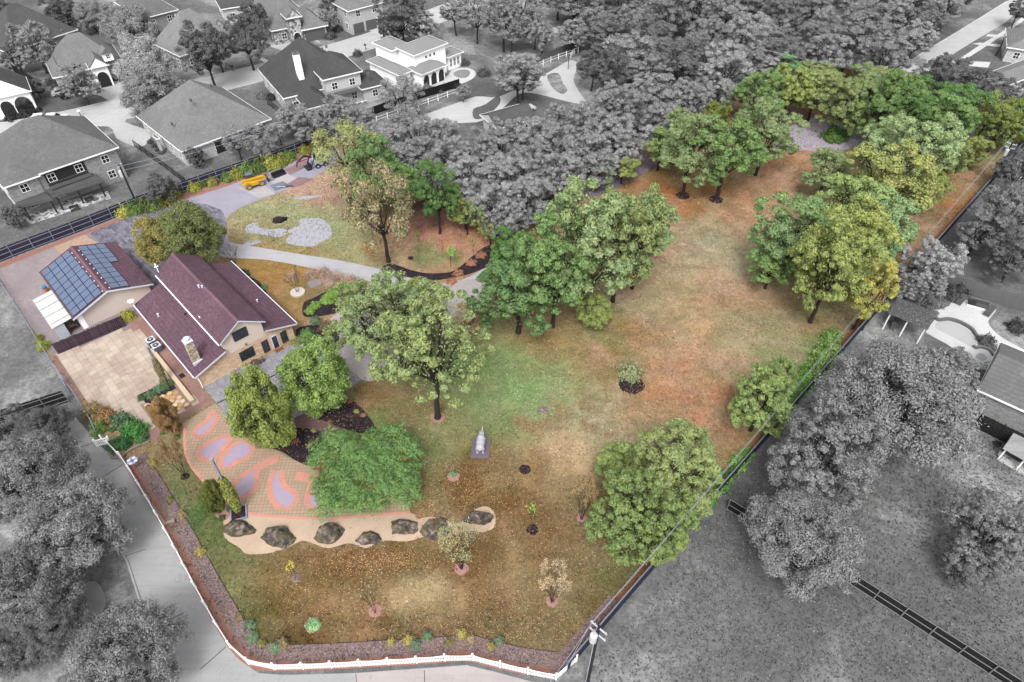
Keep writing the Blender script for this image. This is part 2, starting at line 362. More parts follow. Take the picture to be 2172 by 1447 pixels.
M_DARKP=mpaver('dark_slate_paver',C(96,98,116),C(158,150,160),C(104,100,110),A_H,0.8,0.4,C(182,172,184),0.16,0.4,0.5)
M_PINKP=mpaver('pink_paver',C(206,178,156),C(188,158,140),C(150,124,110),A_H,0.5,0.25)
M_BRICKW=mpaver('brick_walk',C(178,138,128),C(160,122,116),C(120,92,88),A_H,0.3,0.15,C(196,162,150),0.5,0.5)
M_PLAZA=mpaver('plaza_paver',C(200,174,148),C(186,160,136),C(150,126,108),A_H+R_(45),0.40,0.40,C(176,148,124),0.2,0.5,mort=.028,offs=0.0)
M_LAV=mvar('lavender_paver',C(184,166,188),0.16,1.2,fine=5.0); M_REDB=mvar('coral_brick',C(226,160,142),0.28,2.0,fine=6.0)
M_SAND=mvar('sandy_gravel',C(212,186,162),0.34,0.45,fine=5.0,bs=0.5)
M_WINE=conc('wine_concrete',C(126,96,98),0.1)
M_FIRE=mvar('fired_red_gravel',C(170,122,108),0.42,1.5,fine=8.0,bs=0.6)
m=N('black_mulch'); p=m.pos(); a=m.noise(7,4,0.8,p); b=m.noise(0.9,4,0.6,p)
col=m.ramp(a,[(0.4,C(26,22,30)),(0.56,C(58,48,58)),(0.72,C(118,92,92))]); col=m.mix(m.math('MULTIPLY',m.ramp(b,[(0.5,(0,0,0,1)),(0.62,(1,1,1,1))]),0.4),col,C(92,64,58))
M_MULCH=m.bsdf(col,0.95,0.15,bump=a,bs=0.8,bd=0.1)
m=N('lavender_mulch'); p=m.pos(); a=m.noise(6,4,0.8,p); b=m.noise(0.8,4,0.6,p)
col=m.ramp(a,[(0.36,C(96,80,82)),(0.54,C(150,130,130)),(0.7,C(194,172,166))]); col=m.mix(m.math('MULTIPLY',m.ramp(b,[(0.5,(0,0,0,1)),(0.64,(1,1,1,1))]),0.5),col,C(150,122,112))
M_LMULCH=m.bsdf(col,0.95,0.15,bump=a,bs=0.8,bd=0.1)
M_RMULCH=mvar('rosy_mulch',C(188,140,134),0.3,1.5,fine=7.0,bs=0.7)
m=N('puddle_water'); p=m.pos()
M_WATER=m.bsdf(m.mix(m.noise(0.8,4,0.6,p),C(168,166,176),C(190,190,204)),0.12,0.7,bump=m.noise(1.5,2,0.5,p),bs=0.03)
# ---------------------------------------------------------------- the lot: paving, paths, beds
sheet('driveway',[(470,512),(500,517),(560,527),(640,540),(720,553),(800,570),(870,590),(930,602),(985,592),(1030,566),(1062,536),(1085,560),(1050,610),(1006,650),(930,640),(850,612),(790,598),(700,579),(640,565),(560,551),(470,544)],0.034,M_DRIVE,4)
sheet('courtyard',[(790,600),(900,606),(1000,592),(1050,600),(1015,640),(975,690),(890,745),(810,800),(768,806),(700,760),(660,720),(720,660),(760,620)],0.040,M_COURT,3)
sheet('terrace',[(432,822),(470,800),(628,726),(690,742),(768,806),(706,850),(650,880),(560,915),(496,912),(462,858)],0.046,M_TERR)
sheet('back_drive',[(330,445),(420,404),(560,360),(690,310),(722,328),(706,352),(650,384),(590,410),(540,428),(500,446),(478,470),(484,505),(486,530),(440,548),(400,480)],0.036,M_BACKD,3)
sheet('far_drive',[(1640,314),(1652,285),(1690,262),(1730,250),(1775,258),(1850,288),(1836,304),(1790,318),(1740,322),(1690,318)],0.034,conc('far_drive_slab',C(186,178,192),0.14),3)
sheet('lane',[(1228,412),(1290,372),(1340,345),(1402,322),(1430,330),(1398,352),(1335,384),(1270,416)],0.034,conc('lane_slab',C(140,126,142),0.14),2)
sheet('far_road',[(1790,222),(1880,238),(1980,268),(2060,292),(2130,300),(2120,276),(2000,246),(1880,212),(1800,204)],0.034,M_PALES,2)
DS=0
for pl,mt in (([(506,400),(545,383),(585,412),(548,420)],M_PALES),([(560,380),(604,366),(640,384),(596,398)],M_PALES),([(572,394),(600,385),(616,394),(584,406)],M_SLATE),([(604,360),(646,340),(660,350),(615,372)],M_ROSEP),([(608,392),(634,376),(664,380),(630,398)],M_ROSEP),([(520,372),(560,360),(574,372),(540,384)],M_ROSEP)):
    sheet('drive_slab',pl,0.043+.006*DS,mt); DS+=1
sheet('yard_paving',[(-60,584),(0,556),(110,510),(190,484),(300,442),(350,424),(420,398),(470,425),(440,470),(500,520),(440,560),(330,610),(290,690),(275,705),(118,760),(60,685),(2,592)],0.030,M_YARD)
sheet('dark_paving',[(192,496),(260,462),(330,440),(400,430),(470,446),(480,500),(440,560),(330,606),(300,590),(250,540)],0.042,M_DARKP,2)
sheet('pink_paving',[(112,520),(178,497),(206,516),(132,545)],0.047,M_PINKP)
sheet('fence_foot_soil',[(-60,600),(0,560),(190,488),(300,444),(420,400),(560,358),(690,304),(700,316),(600,352),(480,396),(390,424),(300,452),(190,494),(0,570)],0.052,M_FIRE,2)
sheet('patio_verge',[(112,756),(268,700),(300,660),(420,800),(432,822),(330,935),(300,925),(235,870),(160,842),(118,775)],0.0325,M_BRICKW)
PATIO=zpts(80,700,.2578,[(150,205),(700,-5),(900,15),(945,185),(1300,605),(1240,625),(900,835),(845,770),(330,530)])
# patio slabs: one tile each, on a mortar bed
patio=sheet('patio',PATIO,0.034,mvar('patio_mortar',C(150,130,116),0.15,1.0))
m=N('patio_tile'); p=m.pos(); oi=m.n('ShaderNodeObjectInfo')
col=m.mix(oi.outputs['Random'],C(200,182,166),C(222,206,190)); st_=m.noise(0.22,6,0.65,p,0.6)
col=m.mix(m.math('MULTIPLY',m.ramp(st_,[(0.42,(0,0,0,1)),(0.6,(1,1,1,1))]),0.6),col,C(160,136,124)); col=m.mix(m.math('MULTIPLY',m.noise(4,4,0.7,p),0.35),col,C(176,156,140))
M_TILE=m.bsdf(col,0.75,0.3)
PW=[tuple(at(x,y).xy) for x,y in PATIO]
ux,uy=math.cos(A_H),math.sin(A_H); o0=at(119,752)
tsz=0.88; tm=MB().box(-tsz/2+.012,tsz/2-.012,-tsz/2+.012,tsz/2-.012,0,0.03).mesh('tile'); tm.materials.append(M_TILE)
BEDS=[zpts(80,700,.2578,q) for q in ([(832,535),(1095,425),(1140,482),(905,622)],[(888,622),(1140,488),(1245,622),(1165,668),(1090,590),(915,655)],[(912,652),(1090,588),(1165,655),(995,768)])]
BEDW=[[tuple(at(x,y).xy) for x,y in b] for b in BEDS]
for i in range(-5,32):
    for j in range(-40,14):
        x=o0.x+ux*(i+.5)*tsz-uy*(j+.5)*tsz; y=o0.y+uy*(i+.5)*tsz+ux*(j+.5)*tsz
        if inpoly(x,y,PW) and not any(inpoly(x,y,b) for b in BEDW):
            put('tile',tm,None,patio,(x,y,0.036+random.uniform(0,.006)),A_H)
sheet('planting_bed',BEDS[0],0.075,M_MULCH); sheet('planting_bed',BEDS[2],0.075,M_MULCH)
fl=sheet('flagstone_bed',BEDS[1],0.074,mvar('flag_joint',C(170,138,108),0.2,2))
M_FLAG=[mvar('sandstone_a',C(222,190,148),0.15,1.5),mvar('sandstone_b',C(204,162,116),0.18,1.5),mvar('sandstone_c',C(232,212,182),0.1,1.5)]
c0=at(353,852)
for i in range(-8,9):
    for j in range(-8,9):
        x=c0.x+i*0.66+random.uniform(-.1,.1); y=c0.y+j*0.62+random.uniform(-.1,.1)
        if inpoly(x,y,BEDW[1]):
            k=random.randint(5,7); P=[(0.36*random.uniform(.8,1.1)*math.cos(2*math.pi*t/k),0.33*random.uniform(.8,1.1)*math.sin(2*math.pi*t/k)) for t in range(k)]
            put('flagstone',MB().prism(P,0,0.05),random.choice(M_FLAG),fl,(x,y,0.076),random.random())
# curb wall and brick walk between patio and house
def pz(pts): return zpts(80,700,.2578,pts)
sheet('brick_walk',pz([(960,170),(1060,150),(1340,470),(1445,595),(905,890),(880,840),(1240,640),(1300,600)]),0.038,M_BRICKW)
cw=MB(); q=[at(*x) for x in pz([(935,175),(960,165),(1298,590),(1262,612)])]; cw.prism([(v.x,v.y) for v in q],0,0.42)
tag(put('low_wall',cw,mvar('cream_stone',C(226,202,172),0.12,1.2)),'cream stone low wall between the tiled patio and brick walk','wall')
# paisley plaza
def pp(pts): return zpts(380,820,.2578,pts)
PLZ=pp([(40,300),(300,140),(400,250),(470,390),(560,470),(640,515),(760,500),(900,590),(1060,650),(1500,640),(1900,700),(1900,1040),(1600,1060),(1300,1085),(1000,1085),(700,1062),(560,1040),(420,960),(300,860),(230,810),(160,730),(90,640),(50,520)])
plaza=sheet('paisley_plaza',PLZ,0.040,M_PLAZA)
def paisley(pts,wd=0.62):
    gx_,gy_=sum(q[0] for q in pts)/len(pts),sum(q[1] for q in pts)/len(pts); pts=[(gx_+(x-gx_)*1.12,gy_+(y-gy_)*1.12) for x,y in pts]
    W_=[at(x,y) for x,y in smooth(pp(pts),8)]
    n=len(W_); cen=sum(W_,Vector())/n
    L,Rr=[],[]
    v=[(q.x,q.y,0.046) for q in W_]; flat('paisley_field',v,M_LAV,plaza)
    mb=MB(); acc=0.0
    A2=sum(W_[i].x*W_[(i+1)%n].y-W_[(i+1)%n].x*W_[i].y for i in range(n)); sg=1 if A2>0 else -1
    for i in range(n):
        a,b=W_[i],W_[(i+1)%n]; t=(b-a); l=t.length
        if l<1e-4: continue
        t/=l; nn=Vector((t.y,-t.x,0))*sg
        k=max(1,int(l/0.17))
        for j in range(k):
            p0=a+t*(l*(j+.06)/k); p1=a+t*(l*(j+.94)/k); w=wd*random.uniform(.93,1.05)
            mb.prism([(q.x,q.y) for q in (p0,p1,p1+nn*w*1.0,p0+nn*w*1.0)],0.044,0.058+random.uniform(0,.006))
    o=put('brick_border',mb,M_REDB,plaza); o['kind']='stuff'
paisley([(275,245),(262,310),(215,370),(160,392),(150,365),(200,325),(248,290)])
paisley([(390,440),(340,500),(290,565),(215,575),(192,535),(240,490),(310,452)])
paisley([(385,655),(380,600),(430,530),(500,480),(560,490),(568,540),(520,585),(450,610)])
paisley([(628,695),(605,740),(612,800),(570,860),(510,885),(475,850),(500,790),(560,740)])
paisley([(815,715),(790,760),(775,830),(800,920),(850,970),(910,960),(935,905),(890,865),(840,830),(825,770)])
paisley([(1130,790),(1170,850),(1180,930),(1150,990),(1090,960),(1085,900),(1100,850)])
def bricktail(pts,w=0.55):
    W_=[at(x,y) for x,y in smooth(pp(pts),8,False)]; mb=MB()
    for a,b in zip(W_[:-1],W_[1:]):
        t=(b-a); l=t.length; t/=max(l,1e-6); nn=Vector((-t.y,t.x,0)); k=max(1,int(l/.17))
        for j in range(k):
            p0=a+t*(l*(j+.06)/k); p1=a+t*(l*(j+.94)/k)
            mb.prism([(q.x,q.y) for q in (p0-nn*w,p1-nn*w,p1+nn*w,p0+nn*w)],0.044,0.055+random.uniform(0,.006))
    o=put('brick_tail',mb,M_REDB,plaza); o['kind']='stuff'
bricktail([(630,680),(700,640),(770,605),(820,595)]); bricktail([(960,735),(1040,750),(1120,775)]); bricktail([(400,430),(450,415)],.45); bricktail([(275,235),(270,205)],.4)
PE=[at(x,y) for x,y in smooth(pp([(40,300),(45,400),(50,520),(90,640),(160,730),(230,810),(300,860),(420,960),(560,1040),(700,1062),(1000,1085),(1300,1085),(1600,1060),(1900,1040)]),5,False)]
strip('plaza_edge',PE,-0.15,0.15,0.050,M_REDB)
# sand strip with the boulders
SANDP=pp([(300,870),(420,960),(560,1035),(700,1058),(1000,1080),(1300,1082),(1600,1058),(1900,1040),(1960,1090),(2040,1075),(2150,1080),(2260,1130),(2330,1110),(2440,1010),(2540,990),(2600,1060),(2590,1160),(2500,1200),(2400,1190),(2250,1220),(2172,1265),(2050,1230),(1880,1275),(1670,1270),(1540,1332),(1400,1290),(1230,1332),(1110,1295),(1010,1270),(900,1325),(740,1372),(560,1380),(500,1330),(380,1250),(365,1150),(360,1060)])
sheet('gravel_strip',SANDP,0.036,M_SAND,3)
sheet('bed_soil',pp([(270,1000),(330,960),(440,1000),(400,1090),(330,1100)]),0.048,M_RMULCH,3)
sheet('mulch_bed',pp([(860,350),(960,340),(1080,350),(1200,400),(1180,560),(1090,655),(960,610),(860,545),(760,500),(830,430)]),0.052,M_MULCH,4)
sheet('mulch_bed',pp([(1035,175),(1100,120),(1380,105),(1470,150),(1560,250),(1625,365),(1520,390),(1330,340),(1200,290),(1080,235)]),0.052,M_MULCH,4)
sheet('wine_path',pp([(850,340),(930,270),(1050,222),(1110,250),(1220,305),(1350,350),(1250,410),(1180,390),(1080,345),(960,335)]),0.049,M_WINE,3)
def q7(pts): return zpts(500,300,.2578,pts)
sheet('mulch_bed',q7([(1200,1045),(1265,1008),(1330,1020),(1440,1060),(1560,1085),(1700,1085),(1810,1060),(1920,970),(2050,870),(2190,850),(2200,960),(2060,1040),(1900,1100),(1720,1135),(1600,1145),(1400,1115),(1280,1080)]),0.056,M_MULCH,3)
sheet('mulch_bed',q7([(560,1330),(640,1290),(760,1230),(900,1180),(1000,1150),(1060,1180),(1000,1260),(900,1330),(860,1400),(700,1440),(560,1440)]),0.052,M_MULCH,3)
sheet('mulch_bed',[(520,585),(552,600),(570,630),(560,640),(530,620),(512,596)],0.052,M_MULCH,3)
sheet('mulch_bed',[(628,700),(660,690),(700,690),(720,720),(690,742),(640,730)],0.054,M_MULCH,3)
sheet('ash_patch',q7([(580,1170),(640,1130),(700,1140),(690,1190),(620,1210)]),0.033,mvar('ash_soil',C(150,138,140),0.2,1.2))
# puddles
def ragged(P,a): return [(x+random.uniform(-a,a),y+random.uniform(-a,a)*.6) for x,y in smooth(P,8)]
pud=[sheet('puddle_water',ragged(q7(q),1.6),0.038,M_WATER,0) for q in ([(520,650),(600,635),(700,640),(770,690),(790,750),(770,800),(700,830),(640,865),(520,860),(430,840),(420,800),(470,760),(420,745),(480,710),(530,690)],[(100,690),(180,668),(200,710),(300,725),(400,720),(430,760),(330,790),(240,770),(150,760),(80,740)],[(480,470),(600,448),(710,440),(660,462),(540,478)],[(60,840),(180,810),(200,835),(100,860)])]
# bed along the picket fence: red gravel at the fence foot, lavender mulch, black edging
PKW=[at(x,y) for x,y in smooth(PICKET,5,False)]
strip('bed_gravel',PKW[:-6],-0.3,-0.7,0.034,M_FIRE)
strip('fence_gravel',PKW[:-6],-0.3,0.16,0.034,M_FIRE)
strip('fence_bed',PKW[:-6],-0.7,-2.1,0.037,M_LMULCH)
ed=MB(); L,_=ribbon(PKW[:-6],-2.1,-2.1); ed.tube([(q.x,q.y,0.04) for q in L],0.035,5)
tag(put('bed_edging',ed,mflat('black_edging',C(40,36,46))),'thin black edging between lawn and the mulch bed','edging')
RFW=[at(x,y) for x,y in FENCE_R]
strip('fence_bed',[at(1180,1432),at(1213,1412),at(1320,1285)],0.0,1.5,0.041,M_LMULCH)
strip('leaf_bank',[RFW[i].lerp(RFW[i+1],t/6) for i in range(len(RFW)-2) for t in range(6)],0.25,1.0,0.030,mvar('leaf_bank',C(172,118,82),0.35,1.2,fine=6.0,bs=0.6))
# alley
sheet('alley',[(120,905),(160,885),(215,948),(262,985),(310,1060),(358,1140),(405,1228),(445,1302),(500,1392),(548,1428),(604,1432),(750,1428),(990,1411),(1045,1424),(1105,1440),(1180,1460),(1150,1560),(380,1600),(330,1380),(268,1190),(180,1040)],0.024,M_ALLEY)
sheet('alley_slab',[(752,1429),(860,1421),(990,1412),(1045,1425),(1105,1441),(1170,1462),(1150,1540),(760,1540)],0.030,M_ALLEYP)
for a,b in (((205,1020),(262,985)),((265,1180),(310,1165)),((425,1420),(480,1372)),((755,1430),(758,1480)),((900,1422),(902,1480)),((150,955),(205,938)),((330,1330),(390,1300))):
    mb=MB(); A,B=at(*a),at(*b); mb.tube([(A.x,A.y,.028),(B.x,B.y,.028)],0.035,4); o=put('expansion_joint',mb,mflat('joint_%d'%a[0],C(70))); o['kind']='structure'
sheet('slab_step',[(100,935),(150,900),(185,960),(200,1010),(150,990)],0.022,conc('pale_slab_grey',C(170),0.1))
kb=MB(); kp=[at(*q) for q in ((120,905),(180,1042),(268,1192),(330,1385))]
L,Rr=ribbon(kp,0,0.18)
for i in range(len(kp)-1): kb.prism([(q.x,q.y) for q in (L[i],L[i+1],Rr[i+1],Rr[i])],0,0.13)
tag(put('kerb',kb,M_ALLEY),kind='structure')
sheet('garden_path',[(170,1260),(182,1238),(205,1235),(222,1262),(222,1290),(200,1305),(180,1290)],0.03,conc('stepping_slab',C(170),0.1),3)
# ---------------------------------------------------------------- neighbours' streets and drives
ST=[at(*q) for q in smooth([(-140,300),(0,282),(130,258),(258,228),(400,192),(540,158),(650,128),(760,95),(830,72),(960,20),(1060,-20)],5,False)]
strip('street',ST,4.2,-4.2,0.02,M_STREET)
for sgn in (1,-1):
    kb=MB(); L,Rr=ribbon(ST,sgn*4.2,sgn*4.4)
    for i in range(len(ST)-1): kb.prism([(q.x,q.y) for q in (L[i],L[i+1],Rr[i+1],Rr[i])][::(1 if sgn<0 else -1)],0,0.12)
    tag(put('kerb',kb,M_WALK),kind='structure')
def q1(pts): return zpts(0,0,.2578,pts)
def q2(pts): return zpts(500,0,.2578,pts)
def q3(pts): return zpts(1040,0,.2578,pts)
def q4(pts): return zpts(1880,0,.1797,pts)
sheet('neighbour_drive',q1([(740,1000),(1000,890),(1290,890),(1240,940),(1040,985),(1060,1020),(1210,1070),(1240,1130),(1190,1200),(1090,1200),(960,1140),(930,1070),(880,1040),(790,1040)]),0.026,M_GDRIVE,2)
sheet('neighbour_drive',q1([(930,670),(1060,690),(1010,760),(990,840),(960,890),(940,870),(830,790),(690,760),(700,700)]),0.026,M_GDRIVE,2)
sheet('neighbour_drive',q2([(180,340),(480,270),(640,310),(700,360),(620,330),(480,370),(420,420),(330,400)]),0.026,M_GDRIVE,2)
sheet('neighbour_drive',q2([(860,190),(1000,160),(1110,170),(1240,300),(1180,290),(1100,255),(1000,235),(920,230)]),0.026,M_GDRIVE,2)
sheet('neighbour_drive',q2([(150,470),(230,480),(340,540),(300,550),(210,500)]),0.026,M_GDRIVE,2)
sheet('neighbour_drive',[(795,285),(850,262),(960,222),(1010,205),(1060,205),(1130,170),(1170,150),(1210,128),(1226,140),(1216,170),(1235,205),(1246,222),(1200,215),(1140,200),(1100,200),(1060,235),(1010,260),(900,262),(820,288)],0.026,M_GDRIVE,3)
sheet('grass_island',q3([(470,620),(560,605),(600,690),(635,740),(600,775),(540,750),(490,690)]),0.034,M_GGRASS,3)
sheet('garden_gravel',q3([(-140,900),(-40,860),(60,790),(80,850),(-30,960),(-130,980)]),0.03,M_GGRASS,3)
sheet('north_road',[(1060,72),(1180,70),(1230,78),(1300,92),(1400,100),(1400,88),(1290,78),(1180,58),(1060,58)],0.022,M_STREET,2)
sheet('hall_road',[(1950,205),(2060,245),(2172,280),(2172,262),(2060,230),(1960,195)],0.03,M_STREET)
sheet('side_street',q4([(100,870),(170,800),(420,640),(900,350),(1430,20),(1500,-60),(1700,-60),(1625,80),(1400,270),(1180,400),(900,570),(620,750),(520,900),(440,1010),(250,1010)]),0.022,M_STREET)
sheet('side_walk_strip',q4([(440,1010),(520,900),(640,900),(830,720),(1100,535),(1300,420),(1480,300),(1625,190),(1700,150),(1700,190),(1560,290),(1400,400),(1160,560),(880,740),(700,900),(560,1040)]),0.034,M_WALK)
for q in ([(620,752),(680,710),(830,720),(1230,735),(1200,800),(900,775),(700,752)],[(1010,520),(1100,505),(1395,530),(1390,560),(1150,540)],[(1170,430),(1200,405),(1450,425),(1440,450),(1290,440)]):
    sheet('side_drive',q4(q),0.030,M_WALK)
kb=MB(); kp=[at(*q) for q in q4([(100,870),(170,800),(420,640),(900,350),(1430,20)])]; L,Rr=ribbon(kp,0,0.25)
for i in range(len(kp)-1): kb.prism([(q.x,q.y) for q in (L[i],L[i+1],Rr[i+1],Rr[i])][::-1],0,0.14)
tag(put('kerb',kb,M_WALK),kind='structure')
# pool terrace beyond the right fence
def q5(pts): return zpts(1880,590,.1382,pts)
sheet('pool_terrace',q5([(620,790),(820,540),(740,490),(960,430),(1070,260),(1110,250),(1200,320),(1420,390),(1640,480),(1680,500),(1600,610),(1560,680),(1640,800),(1800,930),(2113,1100),(2200,1180),(2200,1330),(1900,1290),(1650,1140),(1640,1200),(1560,1400),(1400,1380),(1200,1200),(900,1000),(640,860)]),0.026,conc('terrace_grey',C(222),0.08),2)
pool=sheet('pool_water',q5([(790,670),(930,665),(1050,690),(1160,740),(1270,810),(1340,900),(1400,990),(1300,1050),(1150,980),(1000,900),(760,770)]),0.032,mvar('pool_floor',C(196),0.06,1.0,rough=0.2),3)
sheet('spa_water',q5([(1370,1200),(1440,1150),(1530,1200),(1540,1250),(1470,1270),(1400,1240)]),0.034,mvar('spa_floor',C(170),0.1,1.0,rough=0.2),3)
wl=MB(); L,Rr=ribbon([at(*q) for q in smooth(q5([(735,640),(810,670),(930,658),(1050,680),(1160,725),(1280,800),(1340,880),(1420,980),(1540,1060),(1650,1140)]),5,False)],0,0.3)
for i in range(len(L)-1): wl.prism([(q.x,q.y) for q in (L[i],L[i+1],Rr[i+1],Rr[i])],0,0.45)
tag(put('pool_wall',wl,mvar('pool_wall_stone',C(120),0.2,2)),'curved grey stone wall along the pool terrace','wall')
wl=MB(); L,Rr=ribbon([at(*q) for q in smooth(q5([(1310,1060),(1370,1095),(1450,1085),(1540,1110),(1600,1160),(1620,1200)]),5,False)],0,0.25)
for i in range(len(L)-1): wl.prism([(q.x,q.y) for q in (L[i],L[i+1],Rr[i+1],Rr[i])],0,0.4)
tag(put('spa_wall',wl,mvar('spa_wall_stone',C(130),0.2,2)),'low curved grey wall round the small spa','wall')
sheet('shed_apron',[(2115,975),(2120,955),(2150,975),(2172,985),(2230,1010),(2230,1060),(2172,1010)],0.028,M_GDRIVE)
# ================================================================ THE HOUSE ON THE LOT
M_ROOF=mroof('plum_shingle',C(114,86,100),0.17,0.34); M_ROOF2=mroof('ridge_cap',C(134,102,114),0.2,0.15)
m=N('cream_siding'); p=m.pos(); sep=m.n('ShaderNodeSeparateXYZ'); m.l(p,sep.inputs[0]); fr=m.math('FRACT',m.math('DIVIDE',sep.outputs[2],0.2))
col=m.mix(m.math('LESS_THAN',fr,0.16),m.mix(m.noise(0.8,4,.6,p),C(232,216,202,1.45),C(222,206,192,1.4)),C(186,170,160,1.2)); M_SIDING=m.bsdf(col,0.7,0.3,bump=fr,bs=.3,bd=.03)
M_GSID=mvar('garage_siding',C(214,198,190,1.4),0.08,0.7,fine=6)
M_BRK=mbrick('blond_brick',C(236,206,176,1.2),C(186,140,108,1.15),C(240,222,200,1.2),1.0,.55,.2)
M_TRIM=mflat('pale_blue_trim',C(216,220,232,1.3)); M_WFRAME=mflat('dark_window_frame',C(52,56,66)); M_WHITE=mflat('white_paint',(.78,.79,.81,1)); M_BLACK=mflat('black_metal',C(34,34,40),0.45)
m=N('window_glass'); M_GLASS=m.bsdf(m.mix(m.noise(.9,2,.5,m.pos()),C(38,44,52),C(66,72,82)),0.08,0.8)
M_GREYM=mflat('grey_metal',C(150,152,160),0.45,0.5,0.4)
def quadpanel(name,pts,mat,parent,th=0.06):
    """slab over a planar quad (top surface), th thick downward"""
    n=len(pts); nv=(Vector(pts[1])-Vector(pts[0])).cross(Vector(pts[2])-Vector(pts[0])).normalized()
    if nv.z<0: pts=pts[::-1]; nv=-nv
    lo=[tuple(Vector(q)-nv*th) for q in pts]
    mb=MB(); mb.add(list(pts)+lo,[tuple(range(n)),tuple(range(2*n-1,n-1,-1))]+[(i,n+i,n+(i+1)%n,(i+1)%n)[::-1] for i in range(n)])
    return put(name,mb,mat,parent)
def window(parent,x,z,w,h,y,mat_f,mat_g,face=-1,axis='x',bars=1,name='window',cross=0,d=.07):
    """window in a wall; axis: the wall runs along x (at y) or along y (then x,y swap)"""
    mb=MB(); t=.08; y1=y+face*d
    def bx(a0,a1,z0,z1,dd):
        q=y+face*dd; lo,hi=min(y-face*.02,q),max(y-face*.02,q)
        (mb.box(a0,a1,lo,hi,z0,z1) if axis=='x' else mb.box(lo,hi,a0,a1,z0,z1))
    bx(x,x+t,z,z+h,d); bx(x+w-t,x+w,z,z+h,d); bx(x+t,x+w-t,z,z+t,d); bx(x+t,x+w-t,z+h-t,z+h,d)
    for k in range(bars): a=x+w*(k+1)/(bars+1); bx(a-.03,a+.03,z+t,z+h-t,d*.8)
    for k in range(cross): a=z+h*(k+1)/(cross+1); bx(x+t,x+w-t,a-.03,a+.03,d*.7)
    o=put(name,mb,mat_f,parent)
    g=MB(); lo,hi=sorted((y+face*.012,y+face*.03)); 
    (g.box(x+t,x+w-t,lo,hi,z+t,z+h-t) if axis=='x' else g.box(lo,hi,x+t,x+w-t,z+t,z+h-t))
    put('pane',g,mat_g,o); return o
HO=at(429,818); hx=Vector((math.cos(A_H),math.sin(A_H),0)); hy=Vector((-hx.y,hx.x,0))
def HP(x,y,z=0): return HO+hx*x+hy*y+Vector((0,0,z))
house=thing('house','two-storey house with plum shingle roofs and blond brick front beside the terrace','house',HO,A_H)
Y0,Y1=-.4,16.6; XL,XR=0.0,12.6; UX0,UX1=3.85,9.05; LZ=2.55; JL=3.75; JR=3.7
w=MB(); w.xz([(XL,0),(UX0,0),(UX0,JL),(XL,LZ)],Y0,Y1); put('left_wing_wall',w,M_BRK,house)
w=MB(); w.xz([(UX1,0),(XR,0),(XR,LZ),(UX1,JR)],Y0,Y1); put('right_wing_wall',w,M_BRK,house)
w=MB().box(UX0+.002,UX1-.002,Y0-.003,Y1,0,2.75); put('centre_wall',w,M_BRK,house)
w=MB(); w.xz([(UX0,2.75),(UX1,2.75),(UX1,5.35),((UX0+UX1)/2,6.95),(UX0,5.35)],Y0-.03,Y1); put('upper_storey',w,M_SIDING,house)
ov=.55
quadpanel('left_roof',[(XL-ov,Y0-.45,LZ-.05),(UX0+.02,Y0-.45,JL+.22),(UX0+.02,Y1+.45,JL+.22),(XL-ov,Y1+.45,LZ-.05)],M_ROOF,house,.12)
quadpanel('right_roof',[(UX1-.02,Y0-.45,JR+.22),(XR+ov,Y0-.45,LZ-.05),(XR+ov,Y1+.3,LZ-.05),(UX1-.02,Y1+.3,JR+.22)],M_ROOF,house,.12)
RX=(UX0+UX1)/2; RZ=7.25; EZ=5.28
ur=quadpanel('upper_roof',[(UX0-.4,Y0-.5,EZ),(RX,Y0-.5,RZ),(RX,Y1+.6,RZ),(UX0-.4,Y1+.6,EZ)],M_ROOF,house,.12)
quadpanel('upper_roof',[(RX,Y0-.5,RZ),(UX1+.4,Y0-.5,EZ),(UX1+.4,Y1+.6,EZ),(RX,Y1+.6,RZ)],M_ROOF,house,.12)
rc=MB(); rc.xz([(RX-.24,RZ-.12),(RX,RZ+.09),(RX+.24,RZ-.12)],Y0-.5,Y1+.6); put('ridge_cap',rc,M_ROOF2,ur)
for a,b in (((XL-ov,LZ-.05),(UX0,JL+.2)),((UX1,JR+.2),(XR+ov,LZ-.05)),((UX0-.4,EZ),(RX,RZ)),((RX,RZ),(UX1+.4,EZ))):
    q=MB(); q.xz([(a[0],a[1]-.24),(b[0],b[1]-.24),(b[0],b[1]-.02),(a[0],a[1]-.02)],Y0-.50 if a[1]>4 or b[1]>6 else Y0-.49,Y0-.455-(.05 if b[1]>4.5 or a[1]>4.5 else 0)); put('fascia',q,M_TRIM,house)
for x in (XL-ov,XR+ov):
    q=MB(); s=-1 if x<0 else 1; q.box(min(x,x+s*.12),max(x,x+s*.12),Y0-.4,Y1+.4,LZ-.22,LZ-.06); put('gutter',q,M_TRIM,house)
q=MB(); q.box(UX0-.53,UX0-.42,Y0-.4,Y1+.5,EZ-.2,EZ-.04); put('gutter',q,M_WHITE,house)
q=MB(); q.tube([(XL-.12,Y0-.1,LZ-.2),(XL-.12,Y0-.1,.1)],.06,6); put('downpipe',q,M_WHITE,house)
fy=Y0-.035
window(house,5.3,4.15,1.85,1.45,fy,M_WFRAME,M_GLASS); window(house,5.25,.75,1.85,1.5,Y0-.005,M_WFRAME,M_GLASS,cross=1); window(house,8.2,.2,.85,1.9,Y0-.005,M_WFRAME,M_GLASS,bars=0,cross=1); window(house,10.8,.15,.85,1.85,Y0-.002,M_WFRAME,M_GLASS,bars=0,cross=1)
dr=put('door',MB().box(9.5,9.62,Y0-.1,Y0-.003,0,2.15).box(10.3,10.42,Y0-.1,Y0-.003,0,2.15).box(9.62,10.3,Y0-.1,Y0-.003,2.03,2.15),M_TRIM,house)
put('pane',MB().box(9.64,10.28,Y0-.06,Y0-.004,.05,2.02),M_GLASS,dr); put('handle',MB().box(9.68,9.76,Y0-.11,Y0-.065,1.0,1.06),M_GREYM,dr)
